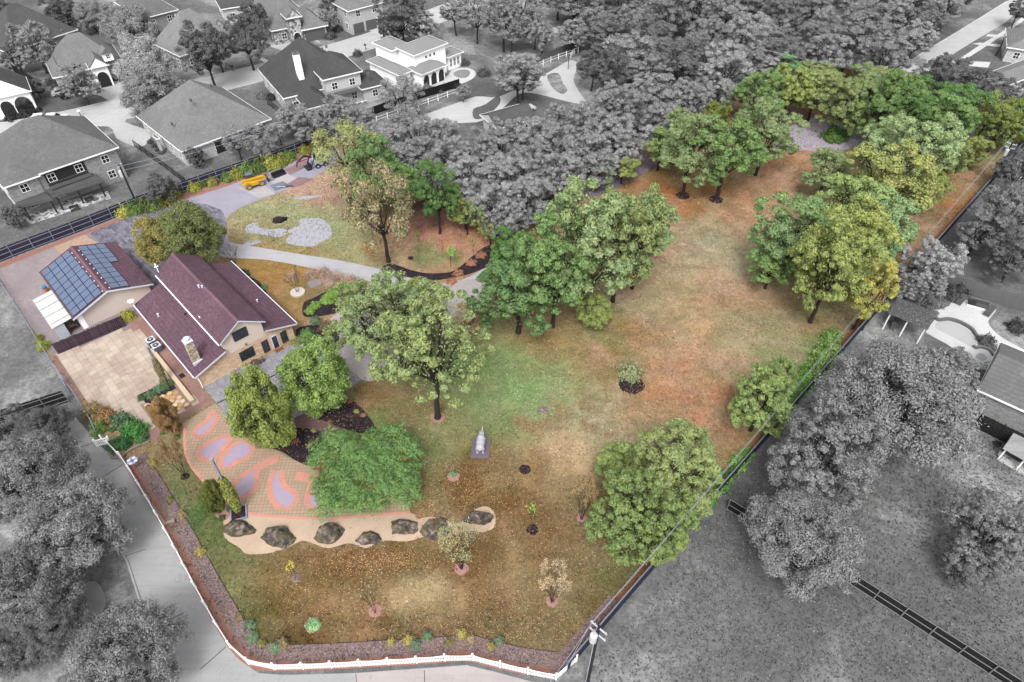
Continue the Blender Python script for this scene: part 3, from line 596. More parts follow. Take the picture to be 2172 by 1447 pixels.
put('wall_lamp',MB().lathe([(.07,2.95),(.1,3.05),(.1,3.25),(.03,3.32)],8,(6.4,Y0-.14,0)).box(6.36,6.44,Y0-.13,Y0-.03,3.1,3.16),M_GREYM,house)
# chimney: tall slabbed stone stack with a metal cap
ch=MB(); ch.box(.35,1.25,.75,1.65,2.6,6.2); ch_o=put('chimney',ch,None,house)
m=N('stone_veneer'); oc=m.objc(); vo=m.n('ShaderNodeTexVoronoi'); vo.inputs['Scale'].default_value=4.5; m.l(oc,vo.inputs['Vector']); bw=m.n('ShaderNodeRGBToBW'); m.l(vo.outputs['Color'],bw.inputs[0])
M_STONE=m.bsdf(m.ramp(bw.outputs[0],[(.2,C(150,136,122)),(.5,C(206,190,168)),(.8,C(236,226,212))]),.9,.2,bump=vo.outputs['Distance'],bs=.5,bd=.05); ch_o.data.materials.append(M_STONE)
put('chimney_cap',MB().box(.3,1.3,.7,1.7,6.2,6.3).lathe([(.3,6.3),(.3,6.55),(.36,6.56),(.36,6.66),(.1,6.75)],12,(.8,1.2,0)),M_TRIM,ch_o)
put('flashing',MB().box(.2,1.4,.6,.75,2.72,3.2),M_TRIM,ch_o)
for x,y,z,k in ((5.96,8.5,6.9,0),(.81,11.96,3.0,1),(4.02,5.0,5.35,2),(11.33,5.6,3.1,1),(3.33,9.0,3.6,2),(6.2,8.0,6.95,1)):
    mb=MB()
    if k==2: mb.box(x-.2,x+.2,y-.2,y+.2,z-.1,z+.22)
    else: mb.lathe([(.12,z-.2),(.08,z+.3),(.13,z+.32),(.13,z+.42)],8,(x,y,0))
    put('roof_vent',mb,M_TRIM if k<2 else M_BLACK if x<3.9 else M_WHITE,house)
# satellite dish on the left eave, antenna behind
d=thing('satellite_dish','white satellite dish on a mast at the rear left eave of the plum-roofed house','satellite dish',HP(-.55,16.75,2.45),A_H)
put('mast',MB().tube([(0,0,0),(0,0,.7),(-.15,-.1,.95)],.035,6).tube([(.25,.2,.02),(0,0,.5)],.02,5).tube([(-.1,-.4,.02),(0,0,.5)],.02,5),M_WHITE,d)
put('reflector',MB().lathe([(.02,0),(.2,.03),(.38,.12),(.42,.18)],14,(-.2,-.2,.95)),M_WHITE,d); put('feed_arm',MB().tube([(-.2,-.2,.95),(-.55,-.3,1.25)],.02,5).box(-.6,-.5,-.35,-.25,1.2,1.32),M_WHITE,d)
d=thing('service_mast','thin white electric service mast above the back of the plum roof','mast',HP(3.9,17.0,5.2),A_H)
put('pole',MB().tube([(0,0,-.2),(0,0,1.6)],.05,6),M_WHITE,d); put('head',MB().box(-.25,.25,-.06,.06,1.2,1.32).lathe([(.09,1.5),(.12,1.65),(.02,1.8)],8),M_WHITE,d)
# air conditioners
for i,(x,y) in enumerate(((-1.45,11.0),(-1.35,9.55))):
    a=thing('air_conditioner',('grey box air conditioner nearer the wooden fence beside the house wall','grey box air conditioner beside the house, nearer the low wall')[i],'air conditioner',HP(x,y),A_H,'air conditioners beside the house')
    put('casing',MB().box(-.48,.48,-.48,.48,0,.95),mflat('ac_casing_%d'%i,C(96,102,120),.5),a); put('top_rim',MB().box(-.5,.5,-.5,.5,.952,1.02),M_TRIM,a)
    fan=put('fan_grille',MB().lathe([(.40,1.022),(.40,1.05),(.33,1.05),(.33,1.03)],20),M_BLACK,a); put('fan_guard',MB().lathe([(.09,1.052),(.09,1.08)],10).box(-.32,.32,-.02,.02,1.052,1.065).box(-.02,.02,-.32,.32,1.066,1.078),M_TRIM,fan)
# terrace furniture and mat
t=thing('patio_table','round brown iron table outside the lower front window','table',HP(6.4,-1.5),A_H)
put('table_top',MB().lathe([(.5,.70),(.52,.72),(.5,.74)],18),mflat('iron_brown',C(96,76,72)),t); put('pedestal',MB().lathe([(.3,0),(.28,.04),(.05,.08),(.05,.7)],10),mflat('iron_brown2',C(86,66,64)),t)
def chair(x,y,rz,lab):
    c=thing('garden_chair',lab,'chair',HP(x,y),A_H+rz,'iron chairs round the terrace table'); mt=mflat('chair_iron_%d'%int(x*100),C(110,82,80))
    put('seat',MB().box(-.22,.22,-.22,.22,.42,.46),mt,c); put('backrest',MB().box(-.22,.22,.2,.24,.46,.92),mt,c)
    for a in (-.19,.19):
        for b in (-.19,.19): put('leg',MB().tube([(a,b,0),(a,b,.42)],.02,5),mt,c)
chair(5.55,-1.6,R_(90),'brown iron chair on the chimney side of the terrace table'); chair(7.25,-1.5,R_(-90),'brown iron chair on the door side of the terrace table')
o=put('doormat',MB().box(-.55,.55,-.3,.3,0,.025),mflat('coir',C(140,84,50)),None,HP(9.95,-1.0,.05),A_H); tag(o,'orange brown doormat before the glazed front door','doormat')
o=put('drain_grate',MB().box(-.3,.3,-.4,.4,0,.03).box(-.25,.25,-.02,.02,.03,.045),M_BLACK,None,HP(-1.1,3.2,.042),A_H); tag(o,'black square drain grate in the brick walk','drain grate')
mb=MB(); dp=[at(*q) for q in ((461,856),(530,822),(600,788))]; mb.tube([(q.x,q.y,.055) for q in dp],.09,4); tag(put('channel_drain',mb,M_BLACK),'long black channel drain across the grey terrace','drain')
# ---------------------------------------------------------------- garage with solar panels
g=thing('garage','low garage with plum roof carrying solar panels, left of the house','garage',HP(0,0),A_H)
GX0,GX1,GY0,GY1=-6.9,2.6,20.2,32.5; GR=-2.3; GE,GRZ=2.6,4.35
w=MB(); w.xz([(GX0,0),(GX1,0),(GX1,GE),(GR,GRZ-.12),(GX0,GE)],GY0,GY1); put('wall',w,M_GSID,g)
gl=quadpanel('roof',[(GX0-.5,GY0-.6,GE-.1),(GR,GY0-.6,GRZ),(GR,GY1+.4,GRZ),(GX0-.5,GY1+.4,GE-.1)],M_ROOF,g,.12)
gr=quadpanel('roof',[(GR,GY0-.6,GRZ),(GX1+.5,GY0-.6,GE-.1),(GX1+.5,GY1+.4,GE-.1),(GR,GY1+.4,GRZ)],M_ROOF,g,.12)
rc=MB(); rc.xz([(GR-.25,GRZ-.06),(GR,GRZ+.07),(GR+.25,GRZ-.06)],GY0-.6,GY1+.4); put('ridge_cap',rc,M_ROOF2,gl)
for a,b in (((GX0-.5,GE-.1),(GR,GRZ)),((GR,GRZ),(GX1+.5,GE-.1))):
    q=MB(); q.xz([(a[0],a[1]-.22),(b[0],b[1]-.22),(b[0],b[1]-.02),(a[0],a[1]-.02)],GY0-.66,GY0-.605); put('fascia',q,M_TRIM,g)
q=MB().box(GX0+.1,GX0+.7,GY0-.06,GY0-.003,0,2.3); put('side_door',q,M_WHITE,g)
m=N('solar_cell'); oc=m.pos(); M_CELL=m.bsdf(m.mix(m.noise(.35,3,.5,oc),C(82,98,130),C(106,122,154)),0.3,0.6)
M_SFRM=mflat('solar_frame',C(34,40,56),.9,.05)
def panel_mesh(w,l):
    mb=MB(); mb.box(-w/2,w/2,-l/2,l/2,0,.035,1); mb.box(-w/2+.04,w/2-.04,-l/2+.04,l/2-.04,.0352,.04,0); me=mb.mesh('solar_panel'); me.materials.append(M_CELL); me.materials.append(M_SFRM); return me
sl1=math.atan2(GRZ-GE+.1,GR-GX0+.5); sl2=math.atan2(GRZ-GE+.1,GX1+.5-GR)
nrow=9; ly=(GY1-.1-(GY0-.35))/nrow; pm=panel_mesh(1.12,ly-.03)
def on_roof(s,side): # distance from the ridge along the slope
    sl=sl1 if side<0 else sl2; return GR+side*s*math.cos(sl),GRZ-s*math.sin(sl)
for r in range(nrow):
    y=GY0-.35+ly*(r+.5)
    for c in range(4):
        x,z=on_roof(.62+1.14*(c+.5),-1); o=put('solar_panel',pm,None,gl,(x,y,z+.09)); o.rotation_euler=(0,-sl1,0)
        if c==3 and r>=nrow-2: pass
    for c in range(3 if r>=nrow-4 else 2):
        x,z=on_roof(.62+1.14*(c+.5),1); o=put('solar_panel',pm,None,gr,(x,y,z+.09)); o.rotation_euler=(0,sl2,0)
    for sd in (-1,1):
        x,z=on_roof(.5,sd); put('panel_clip',MB().box(x-.07,x+.07,y-.5,y-.38,z+.02,z+.16),M_TRIM,gl if sd<0 else gr)
for dx in (.12,.28): put('conduit',MB().tube([(GR+dx,GY0-.2,GRZ+.06-dx*.37),(GR+dx,GY1+.1,GRZ+.06-dx*.37)],.035,5),mflat('conduit_%d'%(dx*100),C(96,58,62)),gr)
# white lean-to against the garage
l=thing('lean_to_shed','white metal lean-to shed with ribbed roof against the garage','shed',HP(0,0),A_H)
m_w=mflat('white_sheet_metal',C(216,216,214),.5,.4); m_s=mflat('pale_sheet_wall',C(206,212,220),.6)
put('left_wall',MB().box(-9.75,-9.68,20.1,27.5,0,2.15),m_s,l); put('back_wall',MB().box(-9.68,-7.0,27.43,27.5,0,2.2),m_s,l); put('front_wall',MB().box(-9.68,-8.5,20.1,20.17,0,2.2),m_s,l)
nr=8
for i in range(nr):
    y0=19.95+7.7*i/nr; y1=19.95+7.7*(i+1)/nr
    quadpanel('roof_panel',[(-9.95,y0+.02,2.2+.03*(i%2)),(-7.42,y0+.04,2.5+.03*(i%2)),(-7.42,y1-.04,2.5+.03*(i%2)),(-9.95,y1-.04,2.2+.03*(i%2))],m_w,l,.04)
o=put('storage_rack',MB().box(-8.2,-7.2,20.8,21.4,0,.05).box(-8.2,-7.2,20.8,21.4,.6,.65).box(-8.2,-8.15,20.8,21.4,.05,1.2).box(-7.25,-7.2,20.8,21.4,.05,1.2).box(-8.1,-7.5,20.9,21.3,.66,1.0),mflat('rack_brown',C(140,116,100)),None,HP(0,0),A_H); tag(o,'brown storage rack inside the white lean-to','rack')
b=thing('drum','blue and orange drum standing behind the white lean-to','drum',at(99,618),0)
put('lower_drum',MB().lathe([(.29,0),(.31,.03),(.31,.3),(.3,.33),(.31,.36),(.31,.58)],14),mflat('drum_orange',C(206,128,72)),b); put('upper_drum',MB().lathe([(.3,.585),(.31,.6),(.31,.85),(.29,.9),(.05,.92)],14),mflat('drum_blue',C(56,128,186)),b)
# wooden fence between garage yard and patio: board by board
wf=thing('wooden_fence','dark weathered plum wooden fence between the garage and tiled patio','fence',HP(-10.9,17.55),A_H+math.atan2(-.6,8.3))
m=N('plum_board'); oi=m.n('ShaderNodeObjectInfo'); oc=m.objc(); mp=m.n('ShaderNodeMapping'); mp.inputs['Scale'].default_value=(9,9,.8); m.l(oc,mp.inputs[0])
col=m.mix(oi.outputs['Random'],C(52,38,50),C(82,62,76)); col=m.mix(m.math('MULTIPLY',m.ramp(m.noise(1.5,4,.7,mp.outputs[0]),[(.5,(0,0,0,1)),(.7,(1,1,1,1))]),.6),col,C(126,108,122)); M_PLUM=m.bsdf(col,.85,.2)
nb=38; bwd=8.4/nb; bm=MB().xz([(.008,0),(bwd-.008,0),(bwd-.008,1.83),(bwd*.72,1.9),(bwd*.28,1.9),(.008,1.83)],-.012,.012).mesh('board'); bm.materials.append(M_PLUM)
for i in range(nb):
    o=put('board',bm,None,wf,(i*bwd,random.uniform(-.008,.008),0)); o.scale=(1,1,random.uniform(.96,1.03))
for z in (.35,1.5): put('rail',MB().box(0,8.4,.03,.09,z-.05,z+.05),mflat('rail_dark',C(60,46,56)),wf)
for i in range(5): put('post',MB().box(i*2.08,i*2.08+.09,.095,.19,0,1.85),mflat('post_dark',C(64,50,60)),wf)
# ================================================================ NEIGHBOURS' HOUSES (grey)
RG={k:mroof('grey_shingle_%d'%k,C(k+10),0.22,0.2) for k in (66,76,84,112,128,140)}
m=N('clay_tile_grey'); p=m.objc(); wv=m.n('ShaderNodeTexWave',wave_type='BANDS',bands_direction='DIAGONAL'); wv.inputs['Scale'].default_value=2.2; wv.inputs['Distortion'].default_value=.6; m.l(p,wv.inputs['Vector'])
sp_=m.n('ShaderNodeSeparateXYZ'); m.l(p,sp_.inputs[0]); fr=m.math('FRACT',m.math('DIVIDE',sp_.outputs[2],.16))
col=m.mix(wv.outputs['Fac'],C(132),C(188)); col=m.mix(m.math('MULTIPLY',m.math('LESS_THAN',fr,.25),.5),col,C(100)); col=m.mix(m.math('MULTIPLY',m.noise(1.5,4,.7,p),.5),col,C(120))
M_TILER=m.bsdf(col,.85,.2,bump=wv.outputs['Fac'],bs=.4,bd=.08)
WB={'brick':mbrick('grey_brick',C(172),C(128),C(196),1,.5,.2),'lightbrick':mbrick('light_grey_brick',C(220),C(178),C(230),1,.4,.14),'white':mvar('white_stucco',(.74,.74,.74,1),.05,.8,fine=5),'stone':None,'pale':mvar('pale_stucco',C(226),.08,.8,fine=5)}
m=N('grey_stone'); oc=m.objc(); vo=m.n('ShaderNodeTexVoronoi'); vo.inputs['Scale'].default_value=2.6; m.l(oc,vo.inputs['Vector']); bw=m.n('ShaderNodeRGBToBW'); m.l(vo.outputs['Color'],bw.inputs[0])
WB['stone']=m.bsdf(m.ramp(bw.outputs[0],[(.2,C(110)),(.5,C(180)),(.8,C(228))]),.9,.2,bump=vo.outputs['Distance'],bs=.5,bd=.05)
M_GW=mflat('white_trim_grey',(.66,.66,.66,1)); M_GGL=mflat('grey_glass',C(48),.1,.8); M_GD=mflat('dark_metal_and_shade',C(44),.6); M_GM=mflat('mid_grey_metal',C(104),.6)  # M_GD also paints the shade in the balcony, verandah and arches
def hip(x0,x1,y0,y1,z,pitch):
    L,D=x1-x0,y1-y0; h=min(L,D)/2; rz=z+h*pitch; xm,ym=(x0+x1)/2,(y0+y1)/2
    e=[(x0,y0,z),(x1,y0,z),(x1,y1,z),(x0,y1,z)]
    if L>=D:
        r=[(x0+h,ym,rz),(x1-h,ym,rz)] if L-D>.05 else [(xm-.02,ym,rz),(xm+.02,ym,rz)]
        f=[(0,1,5,4),(1,2,5),(2,3,4,5),(3,0,4)]
    else:
        r=[(xm,y0+h,rz),(xm,y1-h,rz)]; f=[(0,1,4),(1,2,5,4),(2,3,5),(3,0,4,5)]
    return MB().add(e+r,f+[(3,2,1,0)])
def gable(x0,x1,y0,y1,z,pitch,ax):
    xm,ym=(x0+x1)/2,(y0+y1)/2
    if ax=='x': rz=z+(y1-y0)/2*pitch; return MB().add([(x0,y0,z),(x1,y0,z),(x1,y1,z),(x0,y1,z),(x0,ym,rz),(x1,ym,rz)],[(0,1,5,4),(2,3,4,5),(1,2,5),(3,0,4),(3,2,1,0)]),rz
    rz=z+(x1-x0)/2*pitch; return MB().add([(x0,y0,z),(x1,y0,z),(x1,y1,z),(x0,y1,z),(xm,y0,rz),(xm,y1,rz)],[(1,2,5,4),(3,0,4,5),(0,1,4),(2,3,5),(3,2,1,0)]),rz
def rect(frame,A,B,Cc,z):
    """axis-aligned rectangle in the house frame from three eave corners in the photo"""
    o,ca,sa=frame
    l=[]
    for q in (A,B,Cc):
        w_=at(q[0],q[1],z)-o; l.append((w_.x*ca+w_.y*sa,-w_.x*sa+w_.y*ca))
    y0=(l[0][1]+l[1][1])/2; return min(l[0][0],l[1][0]),max(l[0][0],l[1][0]),min(y0,l[2][1]),max(y0,l[2][1])
def nhouse(label,masses,roof,wall,name='neighbour_house',win=True,trim=True):
    A,B,Cc,z=masses[0][:4]; a,b=at(*A,z),at(*B,z); ang=math.atan2(b.y-a.y,b.x-a.x); o=Vector((a.x,a.y,0)); fr=(o,math.cos(ang),math.sin(ang))
    t=thing(name,label,'house',o,ang); R=[]
    camd=Vector((-o.x,-o.y)); cl=(camd.x*fr[1]+camd.y*fr[2],-camd.x*fr[2]+camd.y*fr[1])
    for i,M in enumerate(masses):
        A,B,Cc,z,kind,pitch=M[:6]; zb=M[6] if len(M)>6 else 0.0; wl=M[7] if len(M)>7 else wall
        x0,x1,y0,y1=rect(fr,A,B,Cc,z); R.append((x0,x1,y0,y1,z)); e=.45; j=.003*i
        w=MB().box(x0+e+j,x1-e-j,y0+e+j,y1-e-j,zb,z-.01); put('wall',w,WB[wl],t)
        if kind=='hip': rf=hip(x0,x1,y0,y1,z,pitch); put('roof',rf,roof,t)
        else:
            rf,rz=gable(x0,x1,y0,y1,z,pitch,kind[-1]); put('roof',rf,roof,t)
            g_,_=gable(x0+e*.98 if kind[-1]=='x' else x0+e,x1-e*.98 if kind[-1]=='x' else x1-e,y0+e,y1-e,z+.001,pitch,kind[-1])
            ee=-.02
            g_,_=gable(x0+ee*(kind[-1]=='x')+.3*(kind[-1]=='y'),x1-ee*(kind[-1]=='x')-.3*(kind[-1]=='y'),y0+ee*(kind[-1]=='y')+.3*(kind[-1]=='x'),y1-ee*(kind[-1]=='y')-.3*(kind[-1]=='x'),z+.02,pitch*.93,kind[-1]); put('gable',g_,WB[wl],t)
        if trim:
            q=MB(); q.box(x0-.06,x1+.06,y0-.06,y0,z-.2,z+.02).box(x0-.06,x1+.06,y1,y1+.06,z-.2,z+.02).box(x0-.06,x0,y0,y1,z-.2,z+.02).box(x1,x1+.06,y0,y1,z-.2,z+.02); put('fascia',q,M_GW,t)
        if not win: continue
        for ax,pos,s0,s1,f in (('x',y0+e+j,x0+e,x1-e,-1),('y',x0+e+j,y0+e,y1-e,-1),('y',x1-e-j,y0+e,y1-e,1),):
            if ax=='y' and (cl[0]-pos)*f<=0: continue
            if ax=='x' and cl[1]-pos>=0: continue
            n=int((s1-s0)/3.4)
            for k in range(n):
                for zz_ in ([.9] if z<4.5 else [.9,3.7]):
                    if zz_<zb: continue
                    c=s0+(s1-s0)*(k+.5)/n; window(t,c-.6,zz_,1.2,1.4,pos,M_GW,M_GGL,f,ax,1,'window',1)
    t['frame']=0; del t['frame']
    return t,fr,R
def hloc(fr,px,py,z):
    w_=at(px,py,z)-fr[0]; return w_.x*fr[1]+w_.y*fr[2],-w_.x*fr[2]+w_.y*fr[1]
def chimney(t,fr,px,py,R0,pitch,hh,w=.9,mat=None):
    zb=R0[4]
    while zb<16:                     # where the sight line meets the roof slope
        x,y=hloc(fr,px,py,zb)
        if R0[4]+pitch*min(x-R0[0],R0[1]-x,y-R0[2],R0[3]-y)<=zb: break
        zb+=.1
    zt=zb+hh
    o=put('chimney',MB().box(x-w/2,x+w/2,y-w/2,y+w/2,zb-.8,zt),mat or WB['white'],t); put('cap',MB().box(x-w/2-.08,x+w/2+.08,y-w/2-.08,y+w/2+.08,zt,zt+.14).lathe([(.18,zt+.141),(.18,zt+.5)],8,(x,y,0)),M_GM,o)
def vents(t,fr,L,z):
    for px,py,dz in L:
        x,y=hloc(fr,px,py,z+dz); put('roof_vent',MB().lathe([(.22,z+dz-.3),(.2,z+dz+.15),(.28,z+dz+.18),(.1,z+dz+.32)],8,(x,y,0)),M_GM,t)
def arch(t,x,w,h,y,mat=None,face=-1,z0=0.0,name='arch_shade'):
    P=[(x-w/2,z0),(x+w/2,z0)]+[(x+w/2*math.cos(a),z0+h-w/2+w/2*math.sin(a)) for a in [math.pi*k/8 for k in range(9)]]
    put(name,MB().xz(P,min(y,y+face*.03),max(y,y+face*.03)),mat or M_GD,t)  # default dark face is painted shade inside the arch; windows pass glass
    q=MB(); rim=[(x+w/2*1.0*math.cos(math.pi*k/8),y+face*.05,z0+h-w/2+w/2*math.sin(math.pi*k/8)) for k in range(9)]; q.tube(rim,.07,5); put('arch_trim',q,M_GW,t)
# a: large brick house by the back fence
t,fr,R=nhouse('large grey brick house with broad hip roof and pergola patios behind the back fence',[((4,396),(251,312),(168,250),5.8,'hip',.72),((4,397),(86,374),(62,345),5.7,'hip',.72)],RG[112],'brick')
x0,x1,y0,y1,_=R[0]; yf=y0+.45
bx0,_=hloc(fr,90,372,5.2); bx1,_=hloc(fr,184,348,5.2)
op=put('balcony',MB().box(bx0,bx1,yf-1.0,yf-.004,2.95,3.1),M_GM,t); put('recess_shade',MB().box(bx0+.1,bx1-.1,yf-.03,yf-.005,3.12,5.45),M_GD,op)  # flat dark panel paints the shade of a balcony recess
q=MB(); q.box(bx0,bx1,yf-1.0,yf-.95,4.0,4.06)
for k in range(int((bx1-bx0)/.35)): q.box(bx0+.05+k*.35,bx0+.08+k*.35,yf-.99,yf-.96,3.1,4.0)
put('railing',q,M_GM,op)
def cover(label,back,front,posts,zb,zf):
    A=[at(*back[0],zb),at(*back[1],zb),at(*front[1],zf),at(*front[0],zf)]; c=thing('patio_cover',label,'patio cover',(A[3].x,A[3].y,0))
    P=[tuple(v-Vector((A[3].x,A[3].y,0))) for v in A]; quadpanel('roof',P,RG[84],c,.08)
    F=[Vector(P[3]),Vector(P[2])]; put('beam',MB().tube([F[0]-Vector((0,0,.16)),F[1]-Vector((0,0,.16))],.1,4),M_GD,c)
    n=int((F[1]-F[0]).length/.8)
    for k in range(n):
        q=F[0].lerp(F[1],(k+.5)/n); d_=(F[0]-Vector(P[0])).normalized(); put('rafter',MB().tube([q-d_*1.0-Vector((0,0,.12)),q+d_*.35-Vector((0,0,.12))],.05,4),M_GD,c)
    for bx,by in posts:
        g_=at(bx,by)-Vector((A[3].x,A[3].y,0)); k_=(g_-F[0]).dot(F[1]-F[0])/(F[1]-F[0]).length_squared; k_=max(.02,min(.98,k_)); tp=F[0].lerp(F[1],k_)
        put('post',MB().box(tp.x-.09,tp.x+.09,tp.y-.09,tp.y+.09,0,tp.z-.2),M_GD,c)
cover('long grey metal patio cover on dark posts behind the brick house',((90,391),(190,363)),((110,419),(221,384)),((138,451),(182,438),(226,420)),3.0,2.6)
cover('short grey patio cover on dark posts at the brick house corner',((30,424),(94,406)),((42,440),(112,423)),((66,473),(122,455)),2.8,2.4)
sheet('patio_slab',[(48,462),(66,476),(236,421),(228,406),(120,425)],0.03,WB['stone'])
for i,(x,y) in enumerate(((192,428),(160,446))):
    o=put('garden_table',MB().box(-.7,.7,-.4,.4,.68,.74).box(-.6,-.52,-.3,.3,0,.68).box(.52,.6,-.3,.3,0,.68),M_GD,None,at(x,y),.6); tag(o,('dark garden table under the right end of the patio cover','dark garden table near the middle patio post')[i],'table')
vents(t,fr,[(42,262,3.2),(50,260,3.3),(90,268,3.5),(102,264,3.5),(113,262,3.3)],5.8)
# b..
t,fr,R=nhouse('grey house with broad mid-grey hip roof and back verandah, right of the brick house',[((384,322),(575,252),(502,176),3.2,'hip',.8),((384,322),(452,300),(425,262),3.0,'hip',.7),((318,284),(352,304),(372,272),3.1,'hip',.7)],RG[128],'lightbrick')
vents(t,fr,[(447,181,6.0),(404,212,5.6),(364,262,2.5)],3.2); x,y=hloc(fr,500,272,3.0); put('verandah_shade',MB().box(x-5,x+5,R[0][2]+.35,R[0][2]+.44,.3,2.8),M_GD,t)  # dark panel on the wall paints the verandah's inner shade
t,fr,R=nhouse('grey steep-roofed house with white gabled entry and dormer at upper left',[((115,162),(262,130),(212,100),3.5,'hip',1.0),((112,166),(150,157),(116,130),3.5,'hip',1.0),((188,146),(231,137),(222,124),4.4,'gable_y',1.05,0,'white')],RG[128],'lightbrick')
x,y=hloc(fr,206,150,2.0); arch(t,(R[2][0]+R[2][1])/2,2.2,3.2,R[2][2]+.45)
x,y=hloc(fr,228,118,6.2); dm=put('dormer',MB().box(x-.9,x+.9,y-.2,y+2,5.2,6.7),WB['white'],t); g_,_=gable(x-1.15,x+1.15,y-.5,y+2.4,6.71,.9,'y'); put('dormer_roof',g_,RG[128],dm); window(t,x-.4,5.7,.8,.8,y-.21,M_GW,M_GGL,-1,'x',1,'window',1)
vents(t,fr,[(104,118,1.2),(112,110,1.5),(131,66,5)],3.5)
nhouse('dark grey roofed house at the upper left edge behind a broad tree',[((15,112),(165,62),(110,30),3.5,'hip',.9)],RG[84],'brick')
t,fr,R=nhouse('white gabled house with arched door at the left edge',[((-70,222),(66,192),(30,168),4.2,'gable_y',.85)],RG[84],'white',win=False)
x,y=hloc(fr,20,235,1); arch(t,x,2.2,3.2,R[0][2]+.45); x,y=hloc(fr,52,225,1.5); arch(t,x,3.0,2.9,R[0][2]+.45,M_GGL,z0=.5,name='window'); x,y=hloc(fr,18,188,5); arch(t,x,.9,1.6,R[0][2]+.45,M_GGL,z0=4.4,name='window')
t,fr,R=nhouse('grey house with tall steep roof and side gable behind three dark trees',[((381,120),(500,80),(460,48),3.6,'hip',1.15),((450,70),(486,58),(470,40),4.5,'gable_y',1.1)],RG[140],'stone'); chimney(t,fr,385,58,R[0],1.15,3.0)
t,fr,R=nhouse('stone-fronted grey house with steep gables and garage at the top',[((575,66),(668,48),(640,-6),3.4,'hip',1.1),((640,66),(694,52),(672,24),3.0,'hip',.95),((606,40),(640,34),(632,22),6.2,'gable_y',1.0,0,'stone')],RG[128],'stone')
put('garage_door',MB().box((R[1][0]+.8),R[1][1]-.8,R[1][2]+.36,R[1][2]+.44,0,2.4),M_GM,t); arch(t,(R[2][0]+R[2][1])/2,1.6,2.8,R[2][2]+.44)
t,fr,R=nhouse('grey two-storey brick house with garages at the top middle',[((738,24),(815,4),(780,-30),5.6,'hip',.7),((703,18),(740,26),(752,2),3.0,'hip',.7)],RG[128],'lightbrick')
for k in range(2): put('garage_door',MB().box(R[0][0]+1+k*3.4,R[0][0]+3.8+k*3.4,R[0][2]+.36,R[0][2]+.44,0,2.3),M_GM,t)
nhouse('grey roofed house half hidden by trees at the top left',[((300,40),(378,20),(335,-18),3.2,'hip',.8)],RG[112],'brick')
nhouse('pale house cut by the top edge beside a tree',[((468,20),(545,8),(522,-16),3.6,'hip',.7)],RG[84],'pale')
# i: dark house with white chimney
t,fr,R=nhouse('dark-roofed grey house with tall white chimney and balcony',[((601,209),(762,170),(700,112),3.6,'hip',.95),((650,233),(706,217),(664,190),3.2,'hip',.75),((687,173),(766,148),(738,112),6.2,'hip',.7,0,'pale'),((769,192),(822,174),(796,150),3.1,'hip',.7)],RG[76],'lightbrick')
chimney(t,fr,637,160,R[0],.95,4.2,1.1)
x0,x1,y0,y1,_=R[2]; op=put('balcony',MB().box(x0+.6,x1-1.5,y0-1.2,y0+.45,3.0,3.2),M_GM,t); q=MB(); q.box(x0+.6,x1-1.5,y0-1.2,y0-1.15,4.1,4.16)
for k in range(int((x1-x0-2.1)/.4)): q.box(x0+.65+k*.4,x0+.68+k*.4,y0-1.19,y0-1.16,3.2,4.1)
put('railing',q,M_GD,op); vents(t,fr,[(683,104,5.4),(692,98,5.4),(696,134,3.2),(781,157,2.0)],3.6)
for i in (0,1):
    l=thing('pool_lounger',('white curved pool lounger, left of a pair behind the dark-roofed house','white curved pool lounger, right of a pair behind the dark-roofed house')[i],'lounger',at(758+i*12,219-i*2),-.9,'white pool loungers')
    put('seat',MB().xz([(-.9,.05),(-.3,.02),(.5,.1),(1.0,.6),(.95,.66),(.45,.2),(-.3,.12),(-.9,.15)],-.3,.3),M_GW,l); put('base',MB().box(-.5,.5,-.25,.25,0,.06),M_GW,l)
# j: tile-roofed villa
t,fr,R=nhouse('white stucco villa with pale tiled hip roofs and arched porch',[((878,118),(950,91),(906,76),6.2,'hip',.42),((828,107),(872,95),(828,76),6.0,'hip',.4),((845,160),(877,150),(793,122),3.3,'hip',.42),((890,157),(953,139),(920,121),3.2,'hip',.42),((948,121),(986,110),(963,95),3.1,'hip',.4)],M_TILER,'white',win=False)
x0,x1,y0,y1,_=R[3]
for k in range(3): arch(t,x0+.45+(x1-x0-.9)*(k+.5)/3,(x1-x0)/3-.9,2.6,y0+.44)
x0,x1,y0,y1,_=R[4]
for k in range(3): window(t,x0+.7+(x1-x0-1.4)*k/3,.6,(x1-x0)/3-.8,1.8,y0+.45,M_GW,M_GGL,-1,'x',1,'window',1)
x0,x1,y0,y1,_=R[0]
for k in range(3): put('window',MB().box(x0+(x1-x0)*(.35+.12*k),x0+(x1-x0)*(.35+.12*k)+.4,y0+.4,y0+.445,4.6,5.1),M_GGL,t)
x0,x1,y0,y1,_=R[2]; arch(t,(x0+x1)/2,1.4,2.4,y0+.44)
sheet('villa_pool_deck',q2([(1560,690),(1720,640),(1790,570),(1900,560),(1970,590),(1960,640),(1860,690),(1700,720)]),.03,M_WALK,3); sheet('villa_pool_water',q2([(1790,610),(1830,580),(1900,575),(1930,600),(1900,640),(1830,640)]),.036,mvar('villa_pool',C(150),.08,1,rough=.2),3)
nhouse('low dark roof showing between the trees of the central wood',[((1055,274),(1140,250),(1104,220),3.2,'gable_x',.45)],RG[84],'pale')
nhouse('grey roof deep in the wood at the top',[((1752,96),(1800,80),(1785,58),3.2,'gable_x',.5)],RG[112],'pale')
t,fr,R=nhouse('grey ranch house with plain gable roof at the right edge by the side street',[((2074,206),(2230,146),(2212,112),3.2,'gable_x',.42)],RG[128],'pale'); vents(t,fr,[(2152,172,1.2)],3.2)
nhouse('grey hip-roofed house at the top right corner beyond the small palm',[((2136,100),(2240,116),(2262,78),3.2,'hip',.5)],RG[128],'lightbrick')
